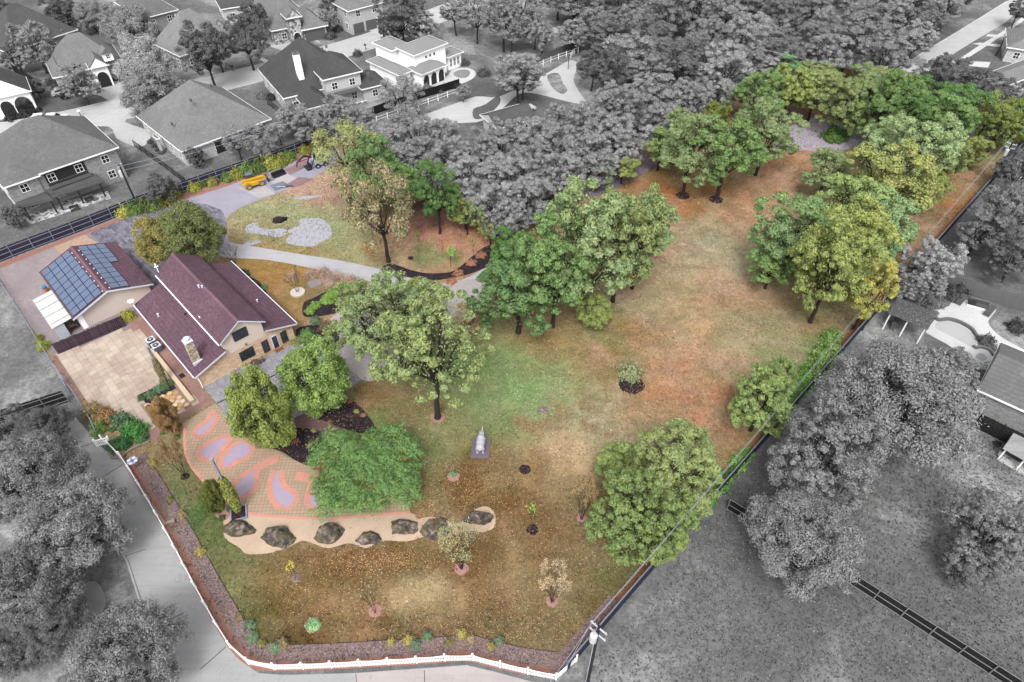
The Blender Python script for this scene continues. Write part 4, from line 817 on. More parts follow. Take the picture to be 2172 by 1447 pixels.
nhouse('grey brick house with white eaves at the right edge above a black fence',[((2074,827),(2235,900),(2300,800),3.4,'gable_x',.42)],RG[112],'brick',win=False)
# cabana and small shelter
def shelter(label,A,B,Cc,z,roofm,cat,pz_=.06):
    a,b=at(*A,z),at(*B,z); ang=math.atan2(b.y-a.y,b.x-a.x); o=Vector((a.x,a.y,0)); fr=(o,math.cos(ang),math.sin(ang)); x0,x1,y0,y1=rect(fr,A,B,Cc,z)
    t=thing(cat.replace(' ','_'),label,cat,o,ang); g_,_=gable(x0,x1,y0,y1,z,pz_,'x'); put('roof',g_,roofm,t)
    for x in (x0+.3,(x0+x1)/2,x1-.3):
        for y in (y0+.3,y1-.3): put('post',MB().box(x-.08,x+.08,y-.08,y+.08,0,z-.005),M_GW,t)
    return t,x0,x1,y0,y1
m=N('leafy_grey_roof'); p=m.pos(); M_LROOF=m.bsdf(m.mix(m.ramp(m.noise(5,3,.8,p),[(.55,(0,0,0,1)),(.68,(1,1,1,1))]),C(84),C(170)),.9,.2)
t,x0,x1,y0,y1=shelter('grey flat-roofed cabana with leaf-strewn roof beside the pool terrace',(1883,665),(1968,700),(1994,666),2.8,M_LROOF,'cabana')
o=put('bar_counter',MB().box(x0+1,x0+1.5,y0+.8,y1-1.5,0,1.05).box(x0+.9,x0+1.6,y0+.7,y1-1.4,1.05,1.1),M_GM,None,t.location,t.rotation_euler.z); tag(o,'grey bar counter under the cabana roof','counter')
t,x0,x1,y0,y1=shelter('low lean-to with streaked pale metal roof at the right edge',(2127,952),(2220,1004),(2238,962),1.8,conc('streaked_roof',C(180),.3),'shelter',.1)
M_CUSH=mflat('grey_cushion',C(84),.9)
for i,(px,py,rz) in enumerate(((2036,640,.75),(2096,664,.75))):
    l=thing('sun_lounger',('grey wicker lounger nearest the cabana on the pool terrace','grey wicker lounger at the sofa end of the pool terrace')[i],'lounger',at(px,py),rz,'loungers on the pool terrace')
    put('base',MB().box(-1.0,.9,-.4,.4,.1,.32),M_GM,l); put('cushion',MB().box(-.98,.1,-.37,.37,.325,.45).xz([(.1,.33),(.9,.75),(.86,.86),(.08,.45)],-.37,.37),M_CUSH,l)
l=thing('outdoor_sofa','dark grey outdoor sofa on a white base on the pool terrace','sofa',at(2072,650),-.48); put('base',MB().box(-1.3,1.3,-.5,.5,.02,.25),M_GW,l); put('seat',MB().box(-1.25,1.25,-.45,.25,.255,.5),M_CUSH,l); put('backrest',MB().box(-1.25,1.25,.26,.48,.255,.85),M_CUSH,l)
l=thing('patio_chair_cluster','small dark round garden table near the sofa on the pool terrace','table',at(2058,648)); put('table_top',MB().lathe([(.5,.6),(.5,.66)],12),M_GD,l); put('pedestal',MB().lathe([(.3,0),(.06,.08),(.06,.6)],8),M_GD,l); l.name='garden_table'
o=put('tyre',MB().lathe([(.28,0),(.42,.02),(.46,.12),(.42,.22),(.28,.24),(.26,.12)],18),M_GD,None,at(2114,943)); tag(o,'black tyre lying on the grass by the black fence','tyre')
o=put('white_debris',MB().xz([(-.9,.0),(.9,.0),(.7,.12),(-.5,.2)],-.1,.1),M_GW,None,at(2018,1092),-.5); tag(o,'long white branch lying on the grass near the right tree','branch')
# ---------------------------------------------------------------- cars (grey)
def car(label,px,py,rz,col,L=4.6,pick=False,grp='cars at the neighbours houses'):
    t=thing('parked_car' if not pick else 'pickup_truck',label,'car' if not pick else 'truck',at(px,py),rz,grp); mt=mflat('car_paint_%d_%d'%(px,py),C(col),.25,.6)
    w=.88; h=L/2
    prof=[(-h,.35),(-h,.78),(-h+.15,.88),(-h*.35,.95),(h*.55,.92),(h-.1,.82),(h,.6),(h,.35)]
    put('body',MB().xz(prof,-w,w),mt,t)
    cb=[(-h*.78,.93),(-h*.6,1.42),(h*.05,1.46),(h*.38,.94)] if not pick else [(-h*.1,.94),(-h*.05,1.6),(h*.3,1.62),(h*.52,.93)]
    put('cabin',MB().xz(cb,-w*.86,w*.86),mt,t)
    k=[(x*.97 if x<0 else x*1.02,z) for x,z in cb]
    for s in (-1,1): put('side_window',MB().xz([(cb[0][0]+.2,1.0),(cb[1][0]+.1,cb[1][1]-.08),(cb[2][0]-.05,cb[2][1]-.08),(cb[3][0]-.2,1.0)],s*w*.86 if s>0 else s*w*.86-.015,s*w*.86+.015 if s>0 else s*w*.86),M_GGL,t)
    a,b=cb[2],cb[3]; put('windscreen',MB().add([(a[0]+.02,-w*.78,a[1]-.03),(b[0]+.03,-w*.8,b[1]+.04),(b[0]+.03,w*.8,b[1]+.04),(a[0]+.02,w*.78,a[1]-.03)],[(0,1,2,3)]),M_GGL,t)
    if pick: put('bed',MB().box(-h+.1,-h*.15,-w+.1,w-.1,.9,.97),M_GD,t)
    for x in (-h*.62,h*.62):
        for s in (-1,1):
            q=put('wheel',MB().lathe([(.2,-.1),(.33,-.09),(.33,.09),(.2,.1)],12,(x,s*w*.94,.33),0,'y'),M_GD,t); put('rim',MB().lathe([(.19,-.105),(.19,.105)],10,(x,s*w*.94,.33),0,'y'),M_GM,q)
    for s in (-1,1): put('headlight',MB().box(h-.02,h+.01,s*.6-.15,s*.6+.15,.6,.74),M_GW,t)
car('black car parked on the lawn below the gabled entry',156,205,.5,40); car('pale silver car behind the black car under the small tree',138,200,.5,200); car('dark car beside the small tree near the gabled entry',186,192,.6,60)
car('white car at the roof edge of the brick house, left of a pair',92,258,.2,240); car('white covered car right of the white car above the brick house roof',120,257,.2,236)
car('dark pickup truck parked before the top middle garage',721,40,.9,50,5.2,True); car('white car half hidden by a trunk beside the wood roof',1112,238,.6,225)
# mailboxes along the street
for i,(px,py) in enumerate(((172,247),(452,166),(631,82),(495,152),(776,106))):
    t=thing('mailbox',('white mailbox on the verge near the gabled-entry house','white mailbox by the street beside the wide hip roof','pale mailbox before the stone-fronted house','dark mailbox under the two dark trees by the street','dark mailbox by the street left of the villa')[i],'mailbox',at(px,py),.3,'mailboxes along the street'); put('post',MB().box(-.06,.06,-.06,.06,0,1.0),M_GD,t); put('box',MB().box(-.3,.3,-.14,.14,1.0,1.22).lathe([(.14,-.3),(.14,.3)],10,(0,0,1.2),0,'y'),M_GW if i<3 else M_GD,t)
# basketball hoop on the kite drive
t=thing('basketball_hoop','black basketball hoop on a pole beside the kite-shaped drive','basketball hoop',at(1205,147),-.4); put('pole',MB().tube([(0,0,0),(0,0,2.9),(.6,0,3.2)],.07,6),M_GD,t); put('backboard',MB().box(.6,.64,-.9,.9,2.8,3.9),M_GW,t); put('rim',MB().lathe([(.23,3.0),(.25,3.02),(.23,3.04)],12,(.9,0,0)),M_GD,t)
# ================================================================ FENCES
def poly_bays(pts,bay):
    W_=[Vector((p.x,p.y,0)) for p in pts]; out=[]
    acc=[W_[0]]; d=0.0; cur=W_[0]
    for a,b in zip(W_[:-1],W_[1:]):
        while True:
            l=(b-cur).length
            if d+l<bay: d+=l; cur=b; break
            cur=cur+(b-cur).normalized()*(bay-d); acc.append(cur); d=0.0
    if (acc[-1]-W_[-1]).length>bay*.3: acc.append(W_[-1])
    return acc
def board_fence(name,label,pts,h,mb_,mp_,bay=2.4,side=-1,nb=16,rails=(.3,1.0,1.7),pr=.05,cap=False,cat='fence'):
    """side: +1 posts and rails left of the run, -1 right"""
    P=poly_bays([at(*q) if isinstance(q,tuple) else q for q in pts],bay); t=thing(name,label,cat,P[0])
    bw=bay/nb; mb=MB()
    for i in range(nb):
        z=h*random.uniform(.97,1.0); mb.box(i*bw+.006,(i+1)*bw-.006,-.011+random.uniform(-.006,.006),.011,.03,z)
    pm=mb.mesh('board_panel'); pm.materials.append(mb_)
    qm=MB().lathe([(pr,0),(pr,h+.05),(pr*.4,h+.1)],6).mesh('post'); qm.materials.append(mp_)
    rm=MB().box(0,bay,side*.07-.025,side*.07+.025,-.035,.035).mesh('rail'); rm.materials.append(mp_)
    for i,a in enumerate(P):
        if i<len(P)-1:
            b=P[i+1]; d=b-a; an=math.atan2(d.y,d.x); sx=d.length/bay
            o=put('board_panel',pm,None,t,a-P[0],an); o.scale=(sx,1,1); o['kind']='stuff'
            for z in rails: o=put('rail',rm,None,t,a-P[0]+Vector((0,0,z*h/2)),an); o.scale=(sx,1,1)
            if cap: o=put('cap_rail',MB().box(0,d.length,-.06,.06,h+.002,h+.05),mp_,t,a-P[0],an)
            nrm=Vector((-math.sin(an),math.cos(an),0))
        put('post',qm,None,t,a-P[0]+nrm*side*.13)
    return t
M_NAVY=mvar('navy_board',C(44,36,62),.3,1.5,fine=8); M_STEEL=mflat('galvanised_post',C(166,172,196),.5,.5,.2); M_DKB=mvar('black_board',C(24),.4,1.5,fine=8); M_GPOST=mflat('grey_post',C(150),.6); M_BLUE=mvar('dark_blue_board',C(40,44,72),.3,1.5,fine=8); M_LB=mvar('light_grey_board',C(120),.25,1.2,fine=8)
board_fence('back_fence','dark navy board fence with pale steel posts along the back drive',FENCE_B,2.1,M_NAVY,M_STEEL,2.9,-1)
board_fence('boundary_fence','long dark board fence along the right side of the lot',FENCE_R+[(2260,210)],2.0,M_BLUE,mflat('fence_cap',C(132,134,144),.6),2.6,1,cap=True)
board_fence('neighbour_fence','long black board fence with grey rails at the bottom right',[(1542,1080),(1802,1238),(2050,1398),(2230,1515)],1.9,M_DKB,M_GPOST,2.5,-1,22,(1.0,.12,1.95))
board_fence('neighbour_fence','short black board fence by the alley at the left edge',[(2,898),(77,875),(150,851)],2.0,M_DKB,M_GPOST,2.4,-1)
board_fence('neighbour_fence','pale grey board fence above the pool terrace',[(1985,600),(2060,628),(2172,662),(2260,690)],2.3,M_LB,M_LB,2.4,1)
board_fence('neighbour_fence','tall black fence under the brick house at the right edge',[(2063,905),(2125,936),(2172,959),(2240,990)],2.3,M_DKB,M_DKB,2.4,1)
board_fence('neighbour_fence','dark fence behind the white rails below the villa',[(795,243),(880,214),(975,184)],1.7,M_DKB,M_DKB,2.4,1)
board_fence('neighbour_fence','dark fence beyond the kite-shaped drive',[(1132,138),(1180,120),(1226,102)],1.8,M_GM,M_GM,2.4,1)
board_fence('neighbour_fence','dark fence piece at the wood edge by the side street',[(1838,150),(1880,128)],2.4,M_DKB,M_DKB,2.4,1)
board_fence('neighbour_fence','dark side fence beside the white gabled house',[(30,152),(55,168),(80,184)],1.8,M_DKB,M_DKB,2.4,1)
def rail_fence(name,label,pts,h,mat,bay,rails,pick=0,pr=.05):
    P=poly_bays([at(*q) for q in pts],bay); t=thing(name,label,'fence',P[0]); qm=MB().box(-pr,pr,-pr,pr,0,h).mesh('post'); qm.materials.append(mat)
    for i,a in enumerate(P):
        put('post',qm,None,t,a-P[0])
        if i<len(P)-1:
            d=P[i+1]-a; an=math.atan2(d.y,d.x); mb=MB()
            for z in rails: mb.box(pr,d.length-pr,-.02,.02,z-.03,z+.03)
            for k in range(pick): x=d.length*(k+.5)/pick; mb.box(x-.012,x+.012,-.012,.012,.08,h-.05)
            o=put('rail_panel',mb,mat,t,a-P[0],an); o['kind']='stuff'
rail_fence('iron_fence','black iron railing left of the wide hip roof',[(287,312),(340,350),(396,392)],1.5,M_GD,2.4,(.2,1.35),14,.04)
rail_fence('iron_fence','black iron railing between the wide hip roof and dark-roofed house',[(568,222),(600,246),(650,285)],1.5,M_GD,2.4,(.2,1.35),14,.04)
rail_fence('iron_fence','black pool railing behind the dark-roofed house',[(778,248),(800,238),(830,226)],1.4,M_GD,1.6,(.2,1.3),8,.04)
rail_fence('rail_fence','white post and rail fence below the villa',[(800,260),(880,232),(975,198)],1.3,M_GW,2.4,(.55,1.1),0,.07)
rail_fence('rail_fence','white post and rail fence beyond the kite-shaped drive',[(1136,146),(1180,128),(1226,112)],1.3,M_GW,2.4,(.55,1.1),0,.07)
rail_fence('wire_fence','thin wire fence on pale posts along the left edge of the yard',[(210,925),(190,885),(150,826),(126,795),(60,690),(0,598),(-40,535)],1.3,M_STEEL,2.6,(.4,.8,1.2),0,.035)
# white picket fence, panel by panel
PKF=[at(*q) for q in smooth([(1222,1403),(1205,1420),(1186,1441)]+[(1150,1437)]+PICKET[1:],4,False)]
P=poly_bays(PKF,2.46); pf=thing('picket_fence','white scalloped picket fence curving along the alley','fence',P[0])
mb=MB(); np_=17
for z in (.28,.95): mb.box(.06,2.40,-.03,.015,z-.035,z+.035)
for k in range(np_):
    x=.12+2.22*(k+.5)/np_; u=(k+.5)/np_*2-1; h=1.12+.24*u*u; mb.xz([(x-.03,.06),(x+.03,.06),(x+.03,h-.05),(x,h),(x-.03,h-.05)],.016,.04)
pm=mb.mesh('picket_panel'); pm.materials.append(M_WHITE)
qm=MB().box(-.065,.065,-.065,.065,0,1.42).add([(-.09,-.09,1.42),(.09,-.09,1.42),(.09,.09,1.42),(-.09,.09,1.42),(0,0,1.56)],[(0,1,4),(1,2,4),(2,3,4),(3,0,4),(3,2,1,0)]).mesh('post'); qm.materials.append(M_WHITE)
for i,a in enumerate(P):
    put('post',qm,None,pf,a-P[0])
    if i<len(P)-1:
        d=P[i+1]-a; o=put('picket_panel',pm,None,pf,a-P[0],math.atan2(d.y,d.x)); o.scale=(d.length/2.46,1,1); o['kind']='stuff'
g_=thing('garden_gate','small white slatted gate at the end of the picket fence','gate',at(222,944),R_(20)); put('frame',MB().box(-.6,.6,-.03,.03,.1,.2).box(-.6,.6,-.03,.03,1.0,1.1).box(-.6,-.5,-.03,.03,.2,1.0).box(.5,.6,-.03,.03,.2,1.0),M_WHITE,g_)
for k in range(6): put('slat',MB().box(-.45+k*.16,-.37+k*.16,-.02,.02,.2,1.0),M_WHITE,g_)
for k in (-.7,.7): put('post',MB().box(k-.07,k+.07,-.07,.07,0,1.3),M_WHITE,g_)
g_=thing('lattice_panel','white lattice gate panel at the left edge of the tiled patio','gate',at(142,822),R_(-47)); put('frame',MB().box(-1.3,1.3,-.03,.03,.1,.2).box(-1.3,1.3,-.03,.03,1.3,1.4).box(-1.3,-1.2,-.03,.03,0,1.3).box(1.2,1.3,-.03,.03,0,1.3),M_STEEL,g_)
for k in range(9): put('slat',MB().box(-1.1+k*.26,-1.05+k*.26,-.015,.015,.2,1.3),M_STEEL,g_)
mb=MB(); L,Rr=ribbon([at(*q) for q in ((252,966),(275,1000),(300,1040),(318,1064))],-.2,.2)
for i in range(3): mb.prism([(q.x,q.y) for q in (L[i],L[i+1],Rr[i+1],Rr[i])][::-1],0,.35)
tag(put('retaining_wall',mb,mvar('grey_wall',C(158,140,138),.15,1.5)),'low grey stone wall beside the brick strip, upper length','wall')
mb=MB(); L,Rr=ribbon([at(*q) for q in ((322,1074),(350,1114),(372,1106))],-.2,.2)
for i in range(2): mb.prism([(q.x,q.y) for q in (L[i],L[i+1],Rr[i+1],Rr[i])][::-1],0,.32)
tag(put('retaining_wall',mb,mvar('grey_wall2',C(170,150,140),.15,1.5)),'low angled grey stone wall, lower length with a return','wall')
mb=MB(); L,Rr=ribbon([at(*q) for q in smooth([(232,962),(240,972),(258,970),(276,956),(296,946),(318,938)],4,False)],-.12,.12)
for i in range(len(L)-1): mb.prism([(q.x,q.y) for q in (L[i],L[i+1],Rr[i+1],Rr[i])][::-1],0,.22)
tag(put('bed_border',mb,mvar('stone_border',C(150,134,130),.2,2)),'curved stone border round the bushes at the patio corner','border')
# ================================================================ POLES AND WIRES
M_POLE=mvar('pole_wood',C(46,44,48),.3,3,fine=10); M_INS=mflat('insulator',C(214,220,232),.4); M_TRF=mflat('transformer_paint',C(226,226,230),.45); M_WIRE=mflat('wire_metal',C(190,196,214),.5)
def upole(label,px,py,topy,arms=(),trf=False,rz=R_(47),cond=False):
    b=at(px,py); h=hgt(b,topy); t=thing('utility_pole',label,'utility pole',b,rz,'utility poles'); put('pole',MB().tube([(0,0,0),(0,0,h)],[.17,.11],8),M_POLE,t)
    for z in arms: a=put('crossarm',MB().box(-.05,.05,-.75,.75,h-z-.05,h-z+.05),M_INS,t); [put('insulator',MB().lathe([(.05,h-z+.062),(.07,h-z+.14),(.04,h-z+.24)],8,(0,y,0)),M_INS,a) for y in (-.65,.35,.65)]
    if trf: q=put('transformer',MB().lathe([(.26,h-2.3),(.29,h-2.2),(.29,h-1.3),(.31,h-1.28),(.28,h-1.15),(.08,h-1.1)],14,(-.35,.1,0)),M_TRF,t); put('bushing',MB().lathe([(.05,h-1.1),(.05,h-.85)],8,(-.35,.1,0)),M_INS,q)
    if cond: put('conduit',MB().tube([(-.2,.05,0),(-.2,.05,h-2.4)],.03,6),M_INS,t)
    return b,h
p1,h1=upole('near wooden utility pole with white transformer at the picket corner',1246,1446,1328,(.35,1.5),True,cond=True)
p2,h2=upole('wooden utility pole with pale transformer rising over the right fence',2098,392,302,(.3,1.0),True)
p3,h3=upole('utility pole with white hardware beside the pool cabana',1828,700,642,(.3,1.1),True)
p4,h4=upole('black utility pole with white transformer beside the brick house',286,424,349,(.3,),True,0)
p5,h5=upole('utility pole with cables in front of the road through the wood',1276,90,22,(.3,))
p6,h6=upole('thin utility pole in the wood right of the double-cable pole',1397,62,14,(.3,))
p7,h7=upole('utility pole standing in the wood near the side street',1796,126,76,(.3,),False,0)
def wire(label,a,b,sag=.6,n=14,r=.014,grp='overhead cables'):
    mb=MB(); mb.tube([(Vector(a).lerp(Vector(b),i/n)-Vector((0,0,sag*4*(i/n)*(1-i/n)))) for i in range(n+1)],r,4); tag(put('power_cable',mb,M_WIRE),label,'cable',grp)
up=lambda p,z,dy=0: (p.x-math.sin(R_(47))*dy,p.y+math.cos(R_(47))*dy,z)
wire('upper cable along the right fence from picket corner to cabana pole',up(p1,h1-.15,.6),up(p3,h3-.15,.8)); wire('lower cable along the right fence from picket corner to cabana pole',up(p1,h1-1.35,.8),up(p3,h3-.95,.8))
wire('upper cable along the right fence from cabana pole to far pole',up(p3,h3-.15,.8),up(p2,h2-.15,.8)); wire('lower cable along the right fence from cabana pole to far pole',up(p3,h3-.95,.8),up(p2,h2-.9,.8))
e=at(1080,1560,9.5); wire('outer cable from the near pole down over the picket corner',up(p1,h1-.15,.6),e); wire('inner cable from the near pole down over the picket corner',up(p1,h1-1.35,.8),(e.x+.6,e.y-.4,8.6))
wire('cable running on from the far right pole out of frame',up(p2,h2-.15,.8),tuple(at(2330,150,8)))
e=at(1130,-20,9); wire('upper far cable leading left from the double-cable pole',(p5.x,p5.y,h5-.1),tuple(e)); wire('lower far cable leading left from the double-cable pole',(p5.x,p5.y,h5-.8),(e.x,e.y,8.2)); wire('far cable between the two poles in the wood',(p5.x,p5.y,h5-.1),(p6.x,p6.y,h6-.1))
wire('cable sweeping over the trees at the far corner of the lot',tuple(at(1590,98,9)),tuple(at(1900,158,9)),.3); wire('second cable sweeping over the far corner of the lot',tuple(at(1600,100,8.4)),tuple(at(1905,164,8.4)),.3); wire('guy cable from the pole near the side street',(p7.x,p7.y,h7),tuple(at(1770,108,2)),.1)
e=at(720,212,7); wire('cable from the brick house pole over the back hedge',(p4.x,p4.y,h4-.3),tuple(e),.8,16,.018); wire('lower cable from the brick house pole over the back hedge',(p4.x,p4.y,h4-1.1),(e.x,e.y,6.2),.8,16,.018)
# ================================================================ LOT OBJECTS
# boulders
def rock(seed,rx,ry,rz):
    bm=bmesh.new(); bmesh.ops.create_icosphere(bm,subdivisions=4,radius=1.0); rg=random.Random(seed)
    cuts=[(Vector((rg.uniform(-1,1),rg.uniform(-1,1),rg.uniform(-.2,1))).normalized(),rg.uniform(.62,.9)) for _ in range(16)]
    from mathutils import noise as nz
    for v in bm.verts:
        q=v.co.copy()
        for n_,d_ in cuts:
            k=q.dot(n_)
            if k>d_: q-=n_*(k-d_)
        q*=1+.16*nz.noise(v.co*2.3+Vector((seed,0,0)))+.07*nz.noise(v.co*6)
        v.co=Vector((q.x*rx,q.y*ry,max(-.05,q.z*rz+rz*.35)))
    me=bpy.data.meshes.new('boulder'); bm.to_mesh(me); bm.free(); return me
m=N('mossy_rock'); p=m.pos(); nrm=m.n('ShaderNodeNewGeometry').outputs['Normal']
col=m.ramp(m.noise(1.6,7,.7,p,.4),[(.34,C(42,38,38)),(.5,C(92,82,76)),(.68,C(176,158,146))]); col=m.mix(m.math('MULTIPLY',m.ramp(m.noise(.9,5,.7,p),[(.5,(0,0,0,1)),(.62,(1,1,1,1))]),.6),col,C(112,106,62)); M_ROCK=m.bsdf(col,.9,.25,bump=m.noise(5,5,.7,p),bs=.8,bd=.12)
for i,(x,y,w,lab) in enumerate(((507,1124,62,'dark mossy boulder at the planter end of the gravel strip'),(588,1140,66,'brown mossy boulder second from the planter'),(697,1134,58,'black boulder with split pale face, third from the planter'),(781,1142,50,'small flat boulder with pale streaks in the middle of the row'),(853,1120,56,'broad dark boulder below the pergola corner'),(925,1120,60,'rounded boulder before the last one in the row'),(1014,1101,54,'dark boulder in the loop at the right end of the gravel strip'))):
    b=at(x,y+8); r=w/ppm(b)/2; o=put('boulder',rock(i+3,r*1.18,r*.78*(1+.25*(i%3-1)*.6),r*(.42,.5,.62,.36,.46,.42,.4)[i]),M_ROCK,None,(b.x,b.y+.4,.03),random.uniform(-.3,.3)); tag(o,lab,'boulder','boulders on the gravel strip')
# statue: a stone animal on its slab, seen from behind, one continuous body
sb=at(1020,951); st=thing('animal_statue','grey stone horned animal statue standing on a dark slab on the lawn','statue',(sb.x,sb.y,.02),R_(-4))
put('slab',MB().box(-1.0,1.0,-1.45,1.45,0,.14),mvar('statue_slab',C(120,108,116),.15,1.5),st)
mb=MB()
def ell(c,r,k=14,n=9):
    V=[];F=[]
    for i in range(n+1):
        a=math.pi*i/n-math.pi/2
        for j in range(k): b=2*math.pi*j/k; V.append((c[0]+r[0]*math.cos(a)*math.cos(b),c[1]+r[1]*math.sin(a),c[2]+r[2]*math.cos(a)*math.sin(b)))
    for i in range(n):
        for j in range(k): F.append((i*k+j,i*k+(j+1)%k,(i+1)*k+(j+1)%k,(i+1)*k+j))
    mb.add(V,F)
ell((0,-.05,1.05),(.5,.95,.46)); ell((0,.5,1.12),(.47,.5,.48)); ell((0,-.65,1.05),(.48,.42,.46)); ell((0,1.0,1.08),(.33,.42,.34)); ell((0,1.4,.95),(.22,.42,.24)); ell((-.2,1.15,1.42),(.07,.06,.15)); ell((.2,1.15,1.42),(.07,.06,.15))
for sx in (-.3,.3):
    for y in (-.72,.62): mb.tube([(sx,y,.95),(sx,y+.03,.55),(sx*1.02,y-.02,.25),(sx*1.02,y+.02,.12)],[.24,.17,.14,.17],10)
mb.tube([(0,1.72,1.05),(.02,1.85,1.3),(.05,1.9,1.62)],[.11,.07,.02],8); mb.tube([(0,-1.02,1.2),(0,-1.12,.9),(0,-1.1,.7)],[.05,.04,.03],6)
o=put('body',mb,mvar('statue_stone',C(196,194,204),.12,2.0,fine=10),st,None,0,True); rm=o.modifiers.new('merge','REMESH'); rm.mode='VOXEL'; rm.voxel_size=.045; rm.use_smooth_shade=True
# pergola under its vine
PA,PB,PC=at(678,1082,0),at(868,1062,0),at(700,972,0)
px_=(PB-PA); PL=px_.length; pa=math.atan2(px_.y,px_.x); PD=6.6
pg=thing('pergola','rust brown timber pergola almost hidden under a vine','pergola',PA,pa); M_RUST=mvar('rust_timber',C(150,82,52),.25,2)
for x in (0.2,PL/2,PL-.2):
    for y in (.2,PD/2,PD-.2): put('post',MB().box(x-.1,x+.1,y-.1,y+.1,0,2.6),M_RUST,pg)
for y in (.2,PD/2,PD-.2): put('beam',MB().box(-.4,PL+.4,y-.06,y+.06,2.602,2.82),M_RUST,pg)
for k in range(12): x=PL*(k+.5)/12; put('rafter',MB().box(x-.04,x+.04,-.3,PD+.3,2.822,2.96),M_RUST,pg)
n=42000; rg=np.random.default_rng(77); X=rg.uniform(-2.2,PL+2.0,n); Y=rg.uniform(-2.2,PD+3.0,n)
VP=smooth([(688,922),(720,912),(760,918),(800,908),(845,904),(866,916),(884,955),(878,1000),(886,1030),(872,1058),(840,1060),(800,1074),(760,1080),(725,1094),(690,1092),(668,1078),(676,1050),(660,1024),(676,996),(658,968),(668,944)],4)
_cv=(math.cos(pa),math.sin(pa)); VW=[]
for a_,b_ in VP:
    q=at(a_,b_,2.9)-PA; VW.append((q.x*_cv[0]+q.y*_cv[1],-q.x*_cv[1]+q.y*_cv[0]))
CX=rg.uniform(-2.2,PL+2.0,1400); CY=rg.uniform(-2.2,PD+3.0,1400); ok_=inpolyv(CX+rg.normal(size=1400)*.3,CY+rg.normal(size=1400)*.3,VW); CX,CY=CX[ok_],CY[ok_]
VA=np.array(VW); ed_=np.array([np.min(np.hypot(VA[:,0]-CX[k],VA[:,1]-CY[k])) for k in range(len(CX))])
CZ=3.15+.5*np.sin(CX*.9+.5)*np.cos(CY*.8)+.3*np.sin(CX*2.0+CY*1.4)-np.maximum(0,1.2-ed_)*rg.uniform(0,1.3,len(CX))+rg.uniform(-.25,.3,len(CX))
kk=46; a_=rg.uniform(0,6.28,(len(CX),kk)); r_=np.abs(rg.normal(size=(len(CX),kk)))*.42
X=(CX[:,None]+r_*np.cos(a_)).ravel(); Y=(CY[:,None]+r_*np.sin(a_)).ravel(); Z=(CZ[:,None]+.12-r_*r_*rg.uniform(.3,1.3,(len(CX),1))).ravel(); n=len(X)
VN=np.stack([np.cos(a_).ravel()*.7,np.sin(a_).ravel()*.7,np.ones(n)],1)
vine=thing('climbing_vine','bright green vine spilling over the pergola roof','vine',PA,pa)
# posts with climbers, planter box
def climber(label,px,py,topy,planter):
    b=at(px,py); h=hgt(b,topy); t=thing('climber_post',label,'post',b); put('post',MB().box(-.09,.09,-.09,.09,0,h),M_STEEL,t); put('cap',MB().box(-.14,.14,-.14,.14,h,h+.08),M_STEEL,t)
    return b,h
c1,ch1=climber('tall pale post with a climber rising from the white planter box',507,1086,974,True); c2,ch2=climber('tall pale post with a thin climber by the patio bed',352,812,737,False)
pb=thing('planter_box','square white-rimmed planter of black soil at the plaza corner','planter',at(507,1090),R_(18))
for s in (-1,1): put('side',MB().box(-.82,.82,s*.76-.06,s*.76+.06,0,.25),M_STEEL,pb); put('side',MB().box(s*.76-.06,s*.76+.06,-.69,.69,0,.25),M_STEEL,pb)
put('soil',MB().box(-.69,.69,-.69,.69,0,.2),M_MULCH,pb)
rp=thing('ring_planter','white stone ring planter round a bare sapling on the house lawn','planter',at(632,622)); put('ring',MB().lathe([(.72,0),(1.02,0),(1.02,.25),(.72,.25)],24),mvar('ring_stone',C(216,206,196),.1,2),rp); put('soil',MB().lathe([(.7,.0),(.7,.15),(.02,.17)],20),mvar('rust_mulch',C(140,84,66),.3,3),rp)
for x,y,w,mt in ((979,1207,30,M_RMULCH),(1171,1276,26,M_RMULCH),(1233,1099,22,M_RMULCH),(796,1297,29,M_RMULCH),(1340,816,54,M_MULCH),(1113,996,25,M_MULCH),(1129,1124,26,M_MULCH),(628,1227,20,M_LMULCH),(1152,870,22,M_LMULCH),(962,1011,26,M_RMULCH),(928,886,30,M_RMULCH),(1448,415,30,M_MULCH),(1518,424,30,M_MULCH),(393,1011,18,M_MULCH),(664,1326,34,M_RMULCH),(590,465,22,M_MULCH),(872,548,12,M_MULCH)):
    c=at(x,y); r=w/ppm(c)/2; v=[(c.x+r*random.uniform(.9,1.08)*math.cos(a),c.y+r*random.uniform(.9,1.08)*math.sin(a),.04) for a in [2*math.pi*k/18 for k in range(18)]]; flat('mulch_ring',v,mt)
# garden spinner
gs=thing('garden_spinner','blue and white wire flower spinner in the bed by the brick strip','garden ornament',at(290,992)); put('stem',MB().tube([(0,0,0),(0,0,1.3)],.03,6),M_GREYM,gs)
for k in range(8):
    a=k*math.pi/4; put('petal',MB().lathe([(.05,-.02),(.2,0),(.05,.02)],10,(.38*math.cos(a),.38*math.sin(a),1.3)),mflat('petal_%d'%k,C(150,172,214) if k%2 else C(226,230,240)),gs)
